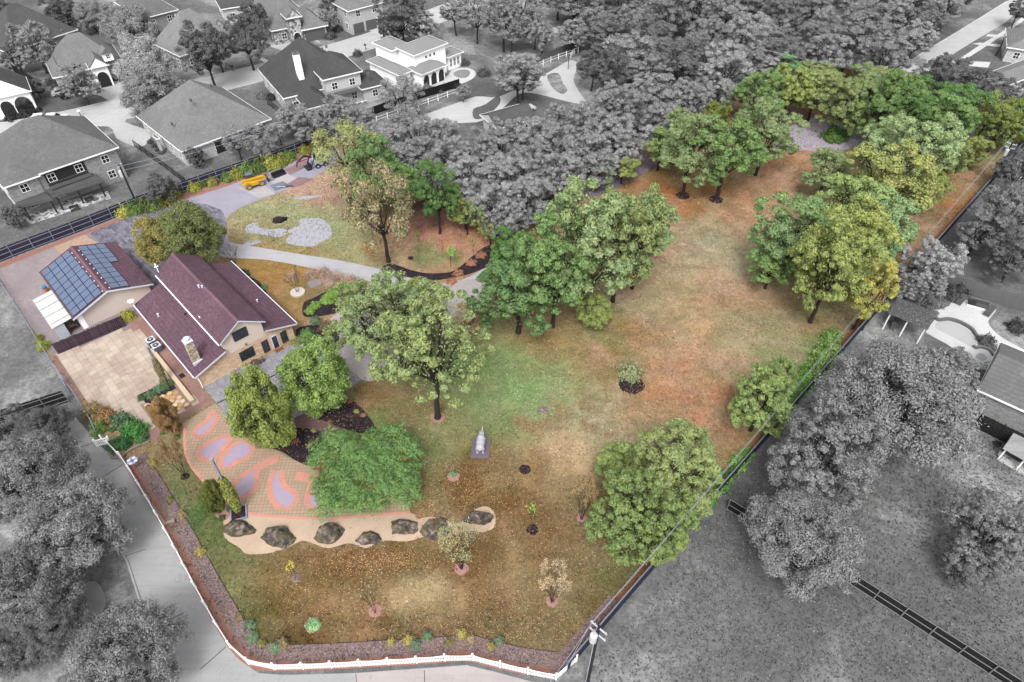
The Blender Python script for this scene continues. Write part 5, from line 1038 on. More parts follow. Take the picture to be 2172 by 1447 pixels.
# telehandler
d_=at(563,383)-at(517,398); tz=math.atan2(d_.y,d_.x); tb=at(541,394)
tl=thing('telehandler','yellow telehandler with boom and forks on the back drive','telehandler',tb,tz); tl.scale=(.88,.88,.88); M_YEL=mflat('machine_yellow',C(236,182,42),.4,.5); M_TYRE=mflat('tyre_rubber',C(120,106,96),.9)
put('chassis',MB().xz([(-2.1,.55),(-2.1,1.3),(-1.6,1.45),(.4,1.2),(1.7,1.05),(1.75,.6)],-.75,.75),M_YEL,tl)
put('engine_cover',MB().xz([(-.9,.7),(-.9,1.35),(.5,1.3),(.6,.7)],-1.1,-.755),M_YEL,tl)
put('boom',MB().xz([(-2.2,1.5),(-2.2,1.85),(2.0,1.65),(2.5,1.2),(2.5,.9),(1.9,1.3)],-.32,.05),M_YEL,tl)
cb_=put('cab',MB().xz([(-1.1,1.15),(-1.0,2.35),(.1,2.4),(.45,1.5),(.45,1.15)],.12,.98),M_GLASS,tl); put('cab_roof',MB().box(-1.1,.2,.08,1.02,2.402,2.5),mflat('cab_roof_grey',C(110,120,140)),cb_)
for x in (-1.35,1.15):
    for s in (-1,1):
        w_=put('wheel',MB().lathe([(.3,-.18),(.55,-.16),(.58,0),(.55,.16),(.3,.18)],16,(x,s*.95,.58),0,'y'),M_TYRE,tl); put('rim',MB().lathe([(.29,-.19),(.29,.19)],12,(x,s*.95,.58),0,'y'),M_YEL,w_); put('hub',MB().lathe([(.1,-.2),(.1,.2)],8,(x,s*.95,.58),0,'y'),M_BLACK,w_)
put('carriage',MB().box(2.5,2.62,-.75,.65,.3,1.35),M_BLACK,tl)
for y in (-.4,.3): put('fork',MB().box(2.62,3.8,y-.06,y+.06,.32,.38),M_BLACK,tl)
# loader bucket on the ground
bk=thing('loader_bucket','black loader bucket lying on the back drive','bucket',at(592,372),R_(-48)); put('shell',MB().xz([(-.5,0),(.55,0),(.6,.06),(-.35,.12),(-.45,.65),(-.55,.7),(-.6,.3)],-1.15,1.15),M_BLACK,bk)
for s in (-1,1): put('side_plate',MB().xz([(-.55,.0),(.55,.02),(-.45,.7)],s*1.15 if s>0 else s*1.15-.05,s*1.15+.05 if s>0 else s*1.15),M_BLACK,bk)
put('hitch',MB().box(-.75,-.6,-.35,.35,.15,.55),M_GREYM,bk)
# loader with grapple, half under the tree
ld=thing('grapple_loader','pale loader with black and red grapple arm under the oak','loader',at(672,352),R_(215)); M_PALEM=mflat('pale_machine',C(206,214,222),.4)
put('body',MB().xz([(-1.9,.4),(-1.9,1.5),(-1.2,1.7),(-.1,1.6),(.5,1.1),(.5,.4)],-.8,.8),M_PALEM,ld); put('cab',MB().xz([(-.9,1.6),(-.85,2.3),(-.1,2.3),(.25,1.2)],-.6,.6),M_GLASS,ld); put('exhaust',MB().tube([(-.2,.75,1.2),(-.2,.75,2.4)],.08,6),M_BLACK,ld)
for s in (-1,1):
    put('loader_arm',MB().tube([(-1.2,s*.9,1.6),(.4,s*.9,2.1),(1.2,s*.9,.7)],[.12,.14,.12],5),M_BLACK,ld)
    for x in (-1.3,.1): w_=put('wheel',MB().lathe([(.2,-.15),(.42,-.14),(.42,.14),(.2,.15)],12,(x,s*.95,.42),0,'y'),M_BLACK,ld); put('rim',MB().lathe([(.19,-.16),(.19,.16)],10,(x,s*.95,.42),0,'y'),M_PALEM,w_)
put('grapple',MB().xz([(1.2,.1),(2.0,.05),(2.1,.2),(1.35,.35),(1.3,1.0),(1.15,.95)],-.85,.85),M_BLACK,ld); bm_=put('boom',MB().tube([(.6,0,1.9),(1.9,0,2.5),(3.3,0,1.7),(3.5,0,.9)],[.16,.18,.14,.08],6),M_BLACK,ld); put('hydraulic_ram',MB().tube([(.9,0,1.8),(2.9,0,1.75)],.09,6),mflat('ram_red',C(176,40,48)),ld)
# debris by the drive and small yard items
for i,(x,y,lab) in enumerate(((596,398,'grey pipe offcuts on the pale drive slab'),(612,396,'dark rubber mat strip beside the muddy ground'))):
    o=put('scrap',MB().tube([(-.8,0,.1),(.7,.2,.1)],.09,6).tube([(-.5,.3,.08),(.8,-.1,.12)],.07,6).tube([(-.2,-.3,.06),(.4,.35,.1)],.06,6),M_GREYM if i==0 else M_BLACK,None,at(x,y,.05)); tag(o,lab,'scrap')
o=put('compost_heap',rock(41,1.3,.8,.45),M_MULCH,None,at(596,468,.04),.3,True); tag(o,'dark heap of soil on the grass above the puddle','heap')
o=put('water_urn',MB().lathe([(.2,0),(.32,.2),(.36,.5),(.24,.8),(.28,.9),(.2,.92)],14),mflat('urn_terracotta',C(150,84,60)),None,at(460,392)); tag(o,'terracotta urn by the back hedge left of the telehandler','urn')
o=put('dog_bowl',MB().lathe([(.3,0),(.34,.12),(.26,.12),(.2,.03)],14),M_BLACK,None,at(870,548,.04)); tag(o,'black shallow bowl on the bare soil under the tan oak','bowl')
# little palm by the side street
pl=thing('palm_tree','small thin palm standing beside the side street','palm',at(2112,118)); ph=hgt(at(2112,118),82); put('trunk',MB().tube([(0,0,0),(.1,0,ph*.6),(0,0,ph)],[.2,.15,.14],7),M_GD,pl)
for k in range(14):
    a=k*2*math.pi/14+random.uniform(-.2,.2); e_=random.uniform(.7,1.1); mb=MB()
    c_=[Vector((math.cos(a)*e_*s*1.3,math.sin(a)*e_*s*1.3,ph+.5*math.sin(s*2.2)-.5*s*s)) for s in (0,.33,.66,1)]
    w_=Vector((-math.sin(a),math.cos(a),0))*.16
    for i in range(3): mb.add([c_[i]-w_*(1-i*.3),c_[i+1]-w_*(1-(i+1)*.3),c_[i+1]+w_*(1-(i+1)*.3),c_[i]+w_*(1-i*.3)],[(0,1,2,3)])
    put('frond',mb,M_GM,pl)
# ================================================================ TREES
# the lot keeps its colour, the neighbours' land is grey: leaves of trees on the boundary follow the lot line
def plane_of(a,b,z):
    A,B=at(*a,z),at(*b,z); t=(B-A).normalized(); n=Vector((-t.y,t.x,0)); return n,n.dot(A)
m=N('foliage'); p=m.pos(); oi=m.n('ShaderNodeObjectInfo'); geo=m.n('ShaderNodeNewGeometry')
def side(a,b,z=5.0):
    n,d=plane_of(a,b,z); dp=m.n('ShaderNodeVectorMath',operation='DOT_PRODUCT'); dp.inputs[1].default_value=n; m.l(p,dp.inputs[0])
    return m.math('GREATER_THAN',dp.outputs['Value'],d)           # 1 = left of a->b
w1=side((750,279),(1072,492)); w2=side((1072,492),(1692,122)); top=side((1692,122),(2172,236)); 
outm=m.math('MAXIMUM',m.math('MULTIPLY',w1,w2),top)
outm=m.math('MULTIPLY',outm,m.math('SUBTRACT',1.0,oi.outputs['Alpha']))
isl=geo.outputs['Random Per Island']
base=oi.outputs['Color']
v=m.math('MULTIPLY',m.math('MULTIPLY_ADD',isl,0.5,0.75),m.math('MULTIPLY_ADD',m.noise(1.1,3,.6,p),1.0,.5))
vm=m.n('ShaderNodeVectorMath',operation='SCALE'); m.l(base,vm.inputs[0]); m.l(v,vm.inputs['Scale'])
nz=m.ramp(m.noise(0.55,4,0.6,p),[(0.42,(0,0,0,1)),(0.66,(1,1,1,1))])
warm=m.mix(1.0,vm.outputs[0],(1.22,1.05,0.72,1),'MULTIPLY')
col=m.mix(m.math('MULTIPLY',nz,0.5),vm.outputs[0],warm)
hsv=m.n('ShaderNodeHueSaturation'); hsv.inputs['Saturation'].default_value=0.0; m.l(col,hsv.inputs['Color']); hsv.inputs['Value'].default_value=1.12
sat=m.n('ShaderNodeHueSaturation'); sat.inputs['Saturation'].default_value=0.88; m.l(col,sat.inputs['Color'])
col=m.mix(outm,sat.outputs[0],hsv.outputs[0])
df=m.n('ShaderNodeBsdfDiffuse'); tr=m.n('ShaderNodeBsdfTranslucent'); mx=m.n('ShaderNodeMixShader'); mx.inputs[0].default_value=0.22
m.l(col,df.inputs[0]); m.l(col,tr.inputs[0]); m.l(df.outputs[0],mx.inputs[1]); m.l(tr.outputs[0],mx.inputs[2]); m.l(mx.outputs[0],m.o.inputs[0])
M_LEAF=m.m
m=N('grey_foliage'); p=m.pos(); oi=m.n('ShaderNodeObjectInfo'); isl=m.n('ShaderNodeNewGeometry').outputs['Random Per Island']
vm=m.n('ShaderNodeVectorMath',operation='SCALE'); m.l(oi.outputs['Color'],vm.inputs[0]); m.l(m.math('MULTIPLY',m.math('MULTIPLY_ADD',isl,0.55,0.75),m.math('MULTIPLY_ADD',m.noise(1.1,3,.6,p),1.0,.5)),vm.inputs['Scale'])
df=m.n('ShaderNodeBsdfDiffuse'); tr=m.n('ShaderNodeBsdfTranslucent'); mx=m.n('ShaderNodeMixShader'); mx.inputs[0].default_value=0.25
m.l(vm.outputs[0],df.inputs[0]); m.l(vm.outputs[0],tr.inputs[0]); m.l(df.outputs[0],mx.inputs[1]); m.l(tr.outputs[0],mx.inputs[2]); m.l(mx.outputs[0],m.o.inputs[0])
M_LEAFG=m.m
M_BARK=mvar('bark',C(62,52,50),0.35,3.0,fine=12,bs=0.8); M_BARKG=mvar('grey_bark',C(66),0.35,3.0,fine=12,bs=0.8)
def leafmesh(name,cen,nor,sz,asp=0.6,rng=RNG):
    """one rhombic leaf spray per centre"""
    n=len(cen); nor=nor/np.maximum(1e-6,np.linalg.norm(nor,axis=1,keepdims=True))
    r=rng.normal(size=(n,3)); t=np.cross(nor,r); t/=np.maximum(1e-6,np.linalg.norm(t,axis=1,keepdims=True)); b=np.cross(nor,t)
    s=sz*rng.uniform(0.65,1.3,(n,1))
    v=np.stack([cen-t*s,cen+b*s*asp+nor*s*0.18,cen+t*s,cen-b*s*asp+nor*s*0.18],1).reshape(-1,3)
    me=bpy.data.meshes.new(name); me.vertices.add(4*n); me.vertices.foreach_set('co',v.astype(np.float32).ravel())
    me.loops.add(4*n); me.loops.foreach_set('vertex_index',np.arange(4*n,dtype=np.int32))
    me.polygons.add(n); me.polygons.foreach_set('loop_start',np.arange(0,4*n,4,dtype=np.int32))
    try: me.polygons.foreach_set('loop_total',np.full(n,4,np.int32))
    except Exception: pass
    me.update(calc_edges=True); me.validate(); me.materials.append(M_LEAF); return me
def bez(a,b,n,sag=0.0,wob=0.03):
    a=Vector(a);b=Vector(b);out=[]
    for i in range(n+1):
        t=i/n; q=a.lerp(b,t); q.z+=sag*4*t*(1-t); q+=Vector((random.uniform(-1,1),random.uniform(-1,1),random.uniform(-.5,.5)))*wob*(0<i<n)
        out.append(q)
    return out
def crown(seed,zc,az,lobes=9,cl=7,lv=125,ls=0.052,lr=0.46,cr=0.21,asp=0.6,spray=0.0,low=-0.45,trunk=0.05,open_=0.0,fork=0.35):
    """crown radius 1; returns crown mesh, trunk mesh"""
    rng=np.random.default_rng(seed); random.seed(seed)
    LC=[]
    for i in range(lobes):
        best=None
        for _ in range(24):
            d=rng.normal(size=3); d/=np.linalg.norm(d)
            if d[2]<low: continue
            q=d*rng.uniform(0.5,0.68)
            k=min([np.linalg.norm(q-o) for o in LC],default=9)
            if best is None or k>best[0]: best=(k,q)
        LC.append(best[1])
    cen=[];nor=[];CC=[]
    for L in LC:
        r=lr*rng.uniform(0.6,1.2)
        for j in range(cl):
            d=rng.normal(size=3)+L/np.linalg.norm(L)*0.9+np.array([0,0,.35]); d/=np.linalg.norm(d)
            c=L+d*r*rng.uniform(.65,1.0)
            if rng.random()<open_: continue
            CC.append(c)
            k=int(lv*rng.uniform(.6,1.3)); cr_=cr*rng.uniform(.5,1.35)
            e=rng.normal(size=(k,3)); e/=np.linalg.norm(e,axis=1,keepdims=True); e[:,2]=np.where(e[:,2]<-.2,e[:,2]*.5,e[:,2])
            q=c+e*cr_*rng.uniform(.55,1.08,(k,1))*np.array([1,1,.8])
            if spray>0: q+=e*rng.exponential(spray,(k,1))
            cen.append(q); nor.append(e+rng.normal(size=(k,3))*.36+np.array([0,0,.3]))
        k=int(lv*.8); e=rng.normal(size=(k,3)); e/=np.linalg.norm(e,axis=1,keepdims=True)     # inner leaves close the lobe
        cen.append(L+e*r*rng.uniform(.3,.9,(k,1))); nor.append(e+rng.normal(size=(k,3)))
    cen=np.concatenate(cen);nor=np.concatenate(nor)
    mxr=np.percentile(np.linalg.norm(cen[:,:2],axis=1),98.5); cen/=mxr; CC=[c/mxr for c in CC]; LCs=[c/mxr for c in LC]
    zs=az/np.percentile(np.abs(cen[:,2]),98); cen[:,2]=cen[:,2]*zs+zc; nor[:,2]/=max(zs,.3)
    me=leafmesh('crown',cen,nor,ls,asp,rng)
    mb=MB(); zf=max(0.3,zc-az*0.75)*(1-fork*0.3)
    tp=bez((0,0,-.03),(random.uniform(-.06,.06),random.uniform(-.06,.06),zf),4,0,.02)
    mb.tube(tp,[trunk*1.35,trunk*1.02,trunk*.95,trunk*.9,trunk*.82],8)
    for L in LCs:
        e=(L[0]*.8,L[1]*.8,L[2]*zs*.8+zc)
        br=bez(tp[-1],e,4,-.05,.04); mb.tube(br,[trunk*.62,trunk*.5,trunk*.38,trunk*.28,trunk*.18],5)
        for c in CC:
            if np.linalg.norm(c-L)<.42 and random.random()<.5:
                mb.tube(bez(br[random.randint(2,4)],(c[0],c[1],c[2]*zs+zc),2,0,.03),[trunk*.2,trunk*.13,trunk*.06],4,cap=False)
    return me,mb.mesh('trunk')
def twiggy(seed,stems=7,leaf=260,ls=0.05,spread=1.0,ht=1.9,thick=.022,asp=.55):
    """many-stemmed young tree, sparse leaves; radius about 1"""
    random.seed(seed); rng=np.random.default_rng(seed); mb=MB(); tips=[]
    def grow(p,d,l,r,n):
        e=p+d*l; mb.tube([p,(p+e)/2+Vector((random.uniform(-.04,.04),random.uniform(-.04,.04),0)),e],[r,r*.85,r*.62],4,cap=False)
        tips.append((e,n))
        if n==0: return
        for _ in range(random.choice((2,3))):
            q=(d+Vector((random.uniform(-.65,.65),random.uniform(-.65,.65),random.uniform(-.15,.35)))).normalized(); grow(e,q,l*random.uniform(.6,.82),r*.62,n-1)
    for i in range(stems):
        a=2*math.pi*i/stems+random.uniform(-.4,.4); d=Vector((math.cos(a)*.5*spread,math.sin(a)*.5*spread,1)).normalized()
        grow(Vector((math.cos(a)*.05,math.sin(a)*.05,-.02)),d,ht*.36,thick,3)
    T=np.array([list(t) for t,n in tips if n<=1]); 
    sc=1.0/np.percentile(np.linalg.norm(T[:,:2],axis=1),97)
    zsc=ht/np.percentile(T[:,2],98)
    mb.v=[(x*sc,y*sc,z*zsc) for x,y,z in mb.v]; T=T*np.array([sc,sc,zsc])
    idx=rng.integers(0,len(T),leaf); cen=T[idx]+rng.normal(size=(leaf,3))*.07
    return leafmesh('crown',cen,rng.normal(size=(leaf,3))+np.array([0,0,.8]),ls,asp,rng),mb.mesh('trunk')
def shrubm(seed,lv=1500,ls=.09,asp=.55,zs=.8,sp=.05):
    """leafy dome, radius 1, base at 0"""
    rng=np.random.default_rng(seed); e=rng.normal(size=(lv,3)); e/=np.linalg.norm(e,axis=1,keepdims=True); e[:,2]=np.abs(e[:,2])
    lum=1+.18*np.sin(e[:,:1]*7+seed)+.15*np.sin(e[:,1:2]*8+2*seed)
    q=e*lum*rng.uniform(.6,1.0,(lv,1))+e*rng.exponential(sp,(lv,1)); q[:,2]*=zs
    me=leafmesh('foliage',q,e+rng.normal(size=(lv,3))*.6+np.array([0,0,.3]),ls,asp,rng)
    random.seed(seed); mb=MB()
    for i in range(6):
        a=i*1.05; mb.tube([(0,0,-.02),(math.cos(a)*.3,math.sin(a)*.3,.35*zs),(math.cos(a)*.6,math.sin(a)*.6,.65*zs)],[.04,.03,.015],4)
    return me,mb.mesh('stem')
KIND={}
KIND['oak']=[crown(s,1.25,.85,13,17,185,.025,.46,.115,open_=.22,low=-.75) for s in (11,12,13,14)]
KIND['oakopen']=[crown(s,1.42,.80,11,15,180,.026,.44,.115,open_=.36) for s in (21,22,23)]
KIND['tall']=[crown(s,1.6,.92,12,16,185,.026,.46,.12,open_=.22,low=-.7) for s in (31,32,33)]
KIND['maple']=[crown(s,.98,.92,15,15,220,.028,.44,.15,low=-.95,spray=.02) for s in (41,42)]
KIND['feather']=[crown(s,1.02,.74,13,16,190,.033,.46,.13,asp=.34,spray=.05,low=-.7) for s in (51,52,53)]
KIND['big']=[crown(s,1.0,.72,14,24,150,.021,.46,.10,asp=.42,spray=.03,low=-.7) for s in (55,56)]
KIND['bigopen']=[crown(s,1.5,.74,14,20,135,.022,.46,.095,open_=.42) for s in (59,60)]
KIND['bigoak']=[crown(s,1.2,.80,14,24,150,.021,.46,.095,open_=.15,low=-.75) for s in (57,58)]
KIND['sparse']=[crown(s,1.35,.80,9,6,220,.030,.45,.2,open_=.3) for s in (61,62)]
KIND['myrtle']=[twiggy(71,8,3600,.030),twiggy(72,9,3000,.028)]
KIND['bare']=[twiggy(81,6,60,.05),twiggy(82,5,25,.05)]
KIND['sapling']=[twiggy(91,2,420,.10,.4,3.2,.05),twiggy(92,2,160,.09,.4,3.4,.05)]
KIND['shrub']=[shrubm(s) for s in (101,102,103)]
KIND['grass']=[shrubm(s,1300,.17,.10,.85,.14) for s in (111,112)]
KIND['cone']=[crown(s,1.7,1.65,9,7,110,.10,.40,.26,low=-1) for s in (121,)]
random.seed(5)
TREES=[]                             # (object, kind, colour word, px, py) for the labels
def hsz(me): 
    a=np.empty(len(me.vertices)*3,np.float32); me.vertices.foreach_get('co',a); return float(np.percentile(a[2::3],98))
KH={k:[hsz(a) for a,_ in v] for k,v in KIND.items()}
CNT={}
def tree(kind,b,rad,ht,rgb,word,grey=False,edge=False,var=None,noun='tree',name=None,group=None,lean=None,kfol=1.65,label=None,px=None):
    """stands at world point b; crown radius and height in metres; rgb as it shows in the photo"""
    i=CNT.get(kind,0); CNT[kind]=i+1; i=(var if var is not None else i)%len(KIND[kind])
    cm,tm=KIND[kind][i]
    nm=name or {'shrub':'shrub','grass':'ornamental_grass','sapling':'sapling'}.get(kind,'oak_tree' if kind in('oak','oakopen','tall') else 'tree')
    o=thing(nm,label or 'x',noun,(b.x,b.y,0.0),random.uniform(0,6.28),group)
    o.scale=(rad*random.uniform(.95,1.05),rad*random.uniform(.95,1.05),ht/KH[kind][i])
    if lean: o.rotation_euler=(lean[0],lean[1],o.rotation_euler[2])
    fo='foliage' if kind in('shrub','grass') else 'crown'
    c=put(fo,cm,None,o); k=kfol/KE
    j=random.uniform(.9,1.1)
    c.color=tuple(min(.9,lin1(x)*k*j) for x in rgb)+(0.0 if edge else 1.0,)
    t=put('stem' if kind in('shrub','grass') else 'trunk',tm,None,o)
    if len(tm.materials)==0: tm.materials.append(M_BARK)
    if grey and not edge:
        c.material_slots[0].link='OBJECT'; c.material_slots[0].material=M_LEAFG
    if grey:
        t.material_slots[0].link='OBJECT'; t.material_slots[0].material=M_BARKG
    if label is None: TREES.append((o,noun,word,px))
    return o
def T(kind,bx,by,topy,wpx,rgb,word,**kw):          # photo: foot, top row, crown width
    b=at(bx,by); h=hgt(b,topy); mid=Vector((b.x,b.y,h*.6)); r=wpx/ppm(mid)/2
    q=proj(b.x,b.y,h*.6); return tree(kind,b,r,max(h,.3),rgb,word,px=q,**kw)
def TC(kind,cx,cy,wpx,hr,rgb,word,zf=.62,**kw):     # crown centre and width; height = hr x crown radius
    z=4.0
    for _ in range(4):
        p_=at(cx,cy,z); r=wpx/ppm(p_)/2; z=hr*r*zf
    return tree(kind,p_,r,hr*r,rgb,word,px=(cx,cy),**kw)
OL=(130,146,90);GR=(108,138,78);DG=(90,124,68);YG=(136,150,80);YE=(168,164,84);SG=(130,150,100);TN=(160,146,106);LG=(132,156,90)
# big oaks behind the terrace
for a in [('bigopen',928,886,660,250,OL,'olive green'),('bigopen',858,800,604,225,SG,'sage green'),('oakopen',788,742,628,190,OL,'olive green'),('oakopen',892,722,600,140,YG,'yellow green'),('sparse',1000,706,650,80,TN,'tan'),
  ('oak',1100,706,548,218,(100,132,80),'dark green'),('oak',1172,694,470,190,GR,'mid green'),('oak',1232,668,412,215,SG,'sage green'),('oak',1300,640,415,170,OL,'olive green'),('tall',1340,612,420,150,SG,'sage green'),('oak',1088,596,498,120,(92,132,66),'dark green'),('maple',1258,692,632,80,YG,'yellow green'),
  ('tall',1448,413,252,140,SG,'sage green'),('tall',1518,422,268,180,GR,'mid green'),('oak',1602,372,222,150,SG,'sage green'),('tall',1318,390,322,78,YG,'yellow green'),('tall',1394,362,272,96,LG,'light green'),('oak',1430,350,240,90,SG,'sage green'),('oak',1510,300,222,70,(120,130,56),'moss green'),
  ('oak',1590,275,160,112,GR,'mid green'),('tall',1655,264,150,112,YG,'yellow green'),('tall',1713,256,150,112,OL,'olive green'),('oak',1640,200,122,110,(100,146,96),'blue green'),('oak',1720,205,138,120,OL,'olive green'),('tall',1795,276,152,124,SG,'sage green'),('tall',1868,302,160,130,GR,'mid green'),('oak',1832,312,196,110,GR,'mid green'),('oak',1900,318,206,120,DG,'dark green'),('oak',1972,316,200,120,GR,'mid green'),('oak',1765,292,172,100,OL,'olive green'),('oak',2095,322,232,96,(116,134,66),'moss green'),('oak',1850,232,148,120,OL,'olive green'),('oak',1930,262,172,124,DG,'dark green'),('oak',2004,290,186,122,DG,'dark green'),('sparse',2070,296,205,90,YG,'yellow green'),('oak',2140,306,214,120,(110,132,56),'moss green'),
  ('oak',1736,416,326,110,SG,'olive green'),
  ('oak',1718,684,462,180,YG,'yellow green'),('tall',1808,698,556,100,(164,164,78),'yellow'),
  
  ('sparse',748,398,274,150,(146,152,100),'olive'),('oak',806,430,300,110,(104,136,82),'bright green'),('sparse',825,556,366,165,(146,138,104),'rusty tan'),('oak',786,470,372,86,(84,130,62),'dark green'),('tall',933,496,346,100,DG,'dark green'),('oak',860,458,352,96,(104,136,70),'mid green'),
  ('oakopen',992,498,420,70,YG,'yellow green'),('oakopen',1040,520,455,60,YG,'yellow green'),
  ('feather',362,575,470,96,(150,142,76),'olive yellow'),('feather',432,572,446,132,(112,122,74),'dark olive'),]:
    T(*a,edge=a[1]>700)
for a in [('bigoak',1440,985,220,2.0,(132,148,90),'olive green'),('bigoak',1358,1090,225,2.0,(120,142,80),'mid green'),('oak',1318,985,110,2.0,(132,154,82),'olive green'),('oak',1405,1130,120,1.9,(136,158,76),'lime olive'),('bigoak',1615,850,150,2.2,(132,154,88),'light green'),('maple',1655,800,80,2.3,(132,154,92),'light green'),
  ('oak',1935,318,180,1.9,(138,160,110),'grey green'),('oak',2010,332,95,2.0,OL,'olive green'),('oak',1880,300,110,2.0,(140,162,112),'grey green'),('oak',1885,390,195,1.9,(146,154,88),'golden'),('oak',1962,405,95,2.0,YG,'yellow green'),('oak',1815,440,170,1.9,(140,164,96),'light green'),('oak',1690,490,200,2.0,(118,146,92),'mid green'),('oak',1862,475,155,2.0,(124,152,104),'blue green'),('oak',1790,510,190,2.0,(150,162,86),'olive green'),('oak',1850,560,105,2.0,(118,148,100),'blue green'),('oak',1640,560,110,2.0,(120,150,84),'mid green'),('oak',2068,318,66,2.0,YG,'yellow green')]:
    TC(*a,edge=True)
T('maple',690,866,744,150,(124,152,74),'bright green'); T('maple',584,946,812,132,(130,146,68),'olive lime')
SM='small tree'
T('maple',368,918,848,52,(150,118,72),'russet',noun=SM); T('myrtle',393,1010,938,56,(150,120,84),'thin rusty',noun=SM); T('maple',470,1086,1028,50,(104,112,50),'dark olive',noun=SM)
T('myrtle',979,1206,1128,88,(176,178,128),'pale sage',noun=SM); T('myrtle',1171,1277,1204,72,(196,176,142),'pale tan',noun=SM); T('myrtle',1233,1102,1026,52,(190,160,108),'straw coloured',noun=SM)
T('bare',796,1300,1236,50,(190,178,150),'bare grey',noun=SM); T('bare',632,622,570,44,(120,100,80),'bare brown',noun=SM); T('bare',498,560,520,50,(120,90,74),'bare brown',noun=SM)
T('sapling',628,1228,1198,24,(190,180,70),'yellow',noun='sapling'); T('sapling',1129,1126,1070,26,(170,212,72),'lime green',noun='sapling'); T('sapling',956,566,522,26,(130,186,74),'bright green',noun='sapling'); T('sapling',1004,536,506,16,(110,170,64),'bright green',noun='sapling'); T('sapling',889,512,490,14,(130,180,70),'bright green',noun='sapling'); T('sapling',890,560,538,16,(130,140,70),'olive',noun='sapling'); T('bare',938,534,506,14,(120,90,80),'bare brown',noun='sapling'); T('bare',580,512,490,22,(110,90,80),'bare brown',noun='sapling')
SHR='shrub'
def sh(cx,cy,w,rgb,word,kind='shrub',hr=.95,**kw): return TC(kind,cx,cy,w,hr,rgb,word,noun=SHR if kind=='shrub' else 'grass',zf=.5,**kw)
sh(1338,786,48,(150,160,118),'grey green',hr=1.2)
for x,y,w in ((668,646,22),(690,634,24),(702,622,24),(716,616,26),(726,604,22),(738,606,26),(750,600,24),(700,640,14),(656,658,20),(712,632,12)): sh(x,y,w,(130,168,66),'bright green')
for x,y,w in ((600,588,24),(640,582,30),(664,580,30),(690,592,36),(716,596,34),(736,602,28),(676,600,30)): sh(x+20,y-4,w,(176,150,136),'pinkish','grass',1.2)
for x,y,w,c in ((650,706,30,(110,150,80)),(628,724,22,(140,150,90)),(640,716,20,(112,150,92)),(668,678,24,(110,130,100)),(690,690,30,(130,120,90)),(700,712,26,(120,140,110)),(516,578,24,(84,110,74)),(560,608,14,(110,150,100)),(540,598,12,(96,120,84))): sh(x,y,w,c,'leafy')
for x,y,w,c in ((196,872,44,(150,136,88)),(222,880,40,(160,124,84)),(208,906,36,(110,140,66)),(256,892,46,(92,118,88)),(282,910,50,(76,138,66)),(262,934,36,(66,112,64)),(300,930,26,(90,130,84)),(240,942,30,(80,120,70))): sh(x,y,w,c,'dense',hr=1.2)
for x,y,w,c in ((268,668,30,(166,166,60)),(90,732,26,(146,158,60)),(82,716,18,(150,156,66)),(318,836,22,(112,138,104)),(336,824,20,(104,150,110)),(352,818,18,(92,120,84)),(300,842,18,(96,120,80)),(362,812,14,(96,130,84)),(378,900,12,(96,128,74)),(374,926,14,(96,128,74)),(345,916,14,(100,130,80)),(470,1098,14,(90,128,74)),(488,1080,14,(80,130,84)),(345,808,16,(110,120,84))): sh(x,y,w,c,'small',hr=1.3)
BEDP=PKW[6:-10:4]
L,_=ribbon(PKW,-2.2,-2.2)
L,_=ribbon(PKW,-1.9,-1.9)
for i in [k for k in range(5,len(L)-8) if random.random()<.22]:
    q=proj(L[i].x,L[i].y,.4); tree('shrub',Vector((L[i].x+random.uniform(-.4,.4),L[i].y+random.uniform(-.4,.4),0)),random.uniform(.32,.55),random.uniform(.45,.8),random.choice([(176,166,92),(168,150,110),(150,150,84),(120,150,116)]),'yellowish bed',noun=SHR,px=q)
for x,y in ((742,850),(756,872),(718,846),(770,880),(700,895),(665,912),(628,935),(655,945)): sh(x,y,12,random.choice([(170,110,80),(150,150,84),(160,120,90)]),'low mulch')
for x,y in ((1145,870),(652,1330),(962,1008),(1042,690)): pass
sh(962,1004,14,(110,160,110),'tiny blue green',hr=1.2); sh(664,1324,30,(140,190,130),'pale mint'); sh(1128,586,16,(200,120,80),'orange')if False else None
for x,y in ((1000,556),(972,578),(1020,540),(958,596)): sh(x,y,22,(178,124,94),'orange bed',hr=.6)
for x,y,w in ((1770,752,60),(1752,770,46),(1740,790,50),(1722,808,44),(1706,826,40),(1690,846,40),(1560,1010,34),(1540,1034,36),(1580,985,36),(1600,965,30),(1520,1060,34),(1660,880,40),(1640,900,36),(1780,716,44)): sh(x-14,y-4,w,random.choice([(120,170,72),(104,150,70),(126,160,80)]),'fence vine',hr=1.3)
for x,y,w in ((262,446,34),(282,440,38),(304,434,40),(326,428,40),(346,420,40),(364,410,36),(410,396,28),(424,388,26),(450,384,26),(500,366,34),(524,358,40),(548,350,40),(572,344,40),(594,338,36),(612,330,30),(480,374,28),(645,316,26),(662,308,24)): sh(x,y,w,random.choice([(140,142,62),(104,132,66),(156,160,66),(92,110,60)]),'fence hedge',hr=1.25)
sh(1768,284,46,(84,120,54),'round dark',hr=1.0); sh(1790,290,24,(120,140,66),'small olive')
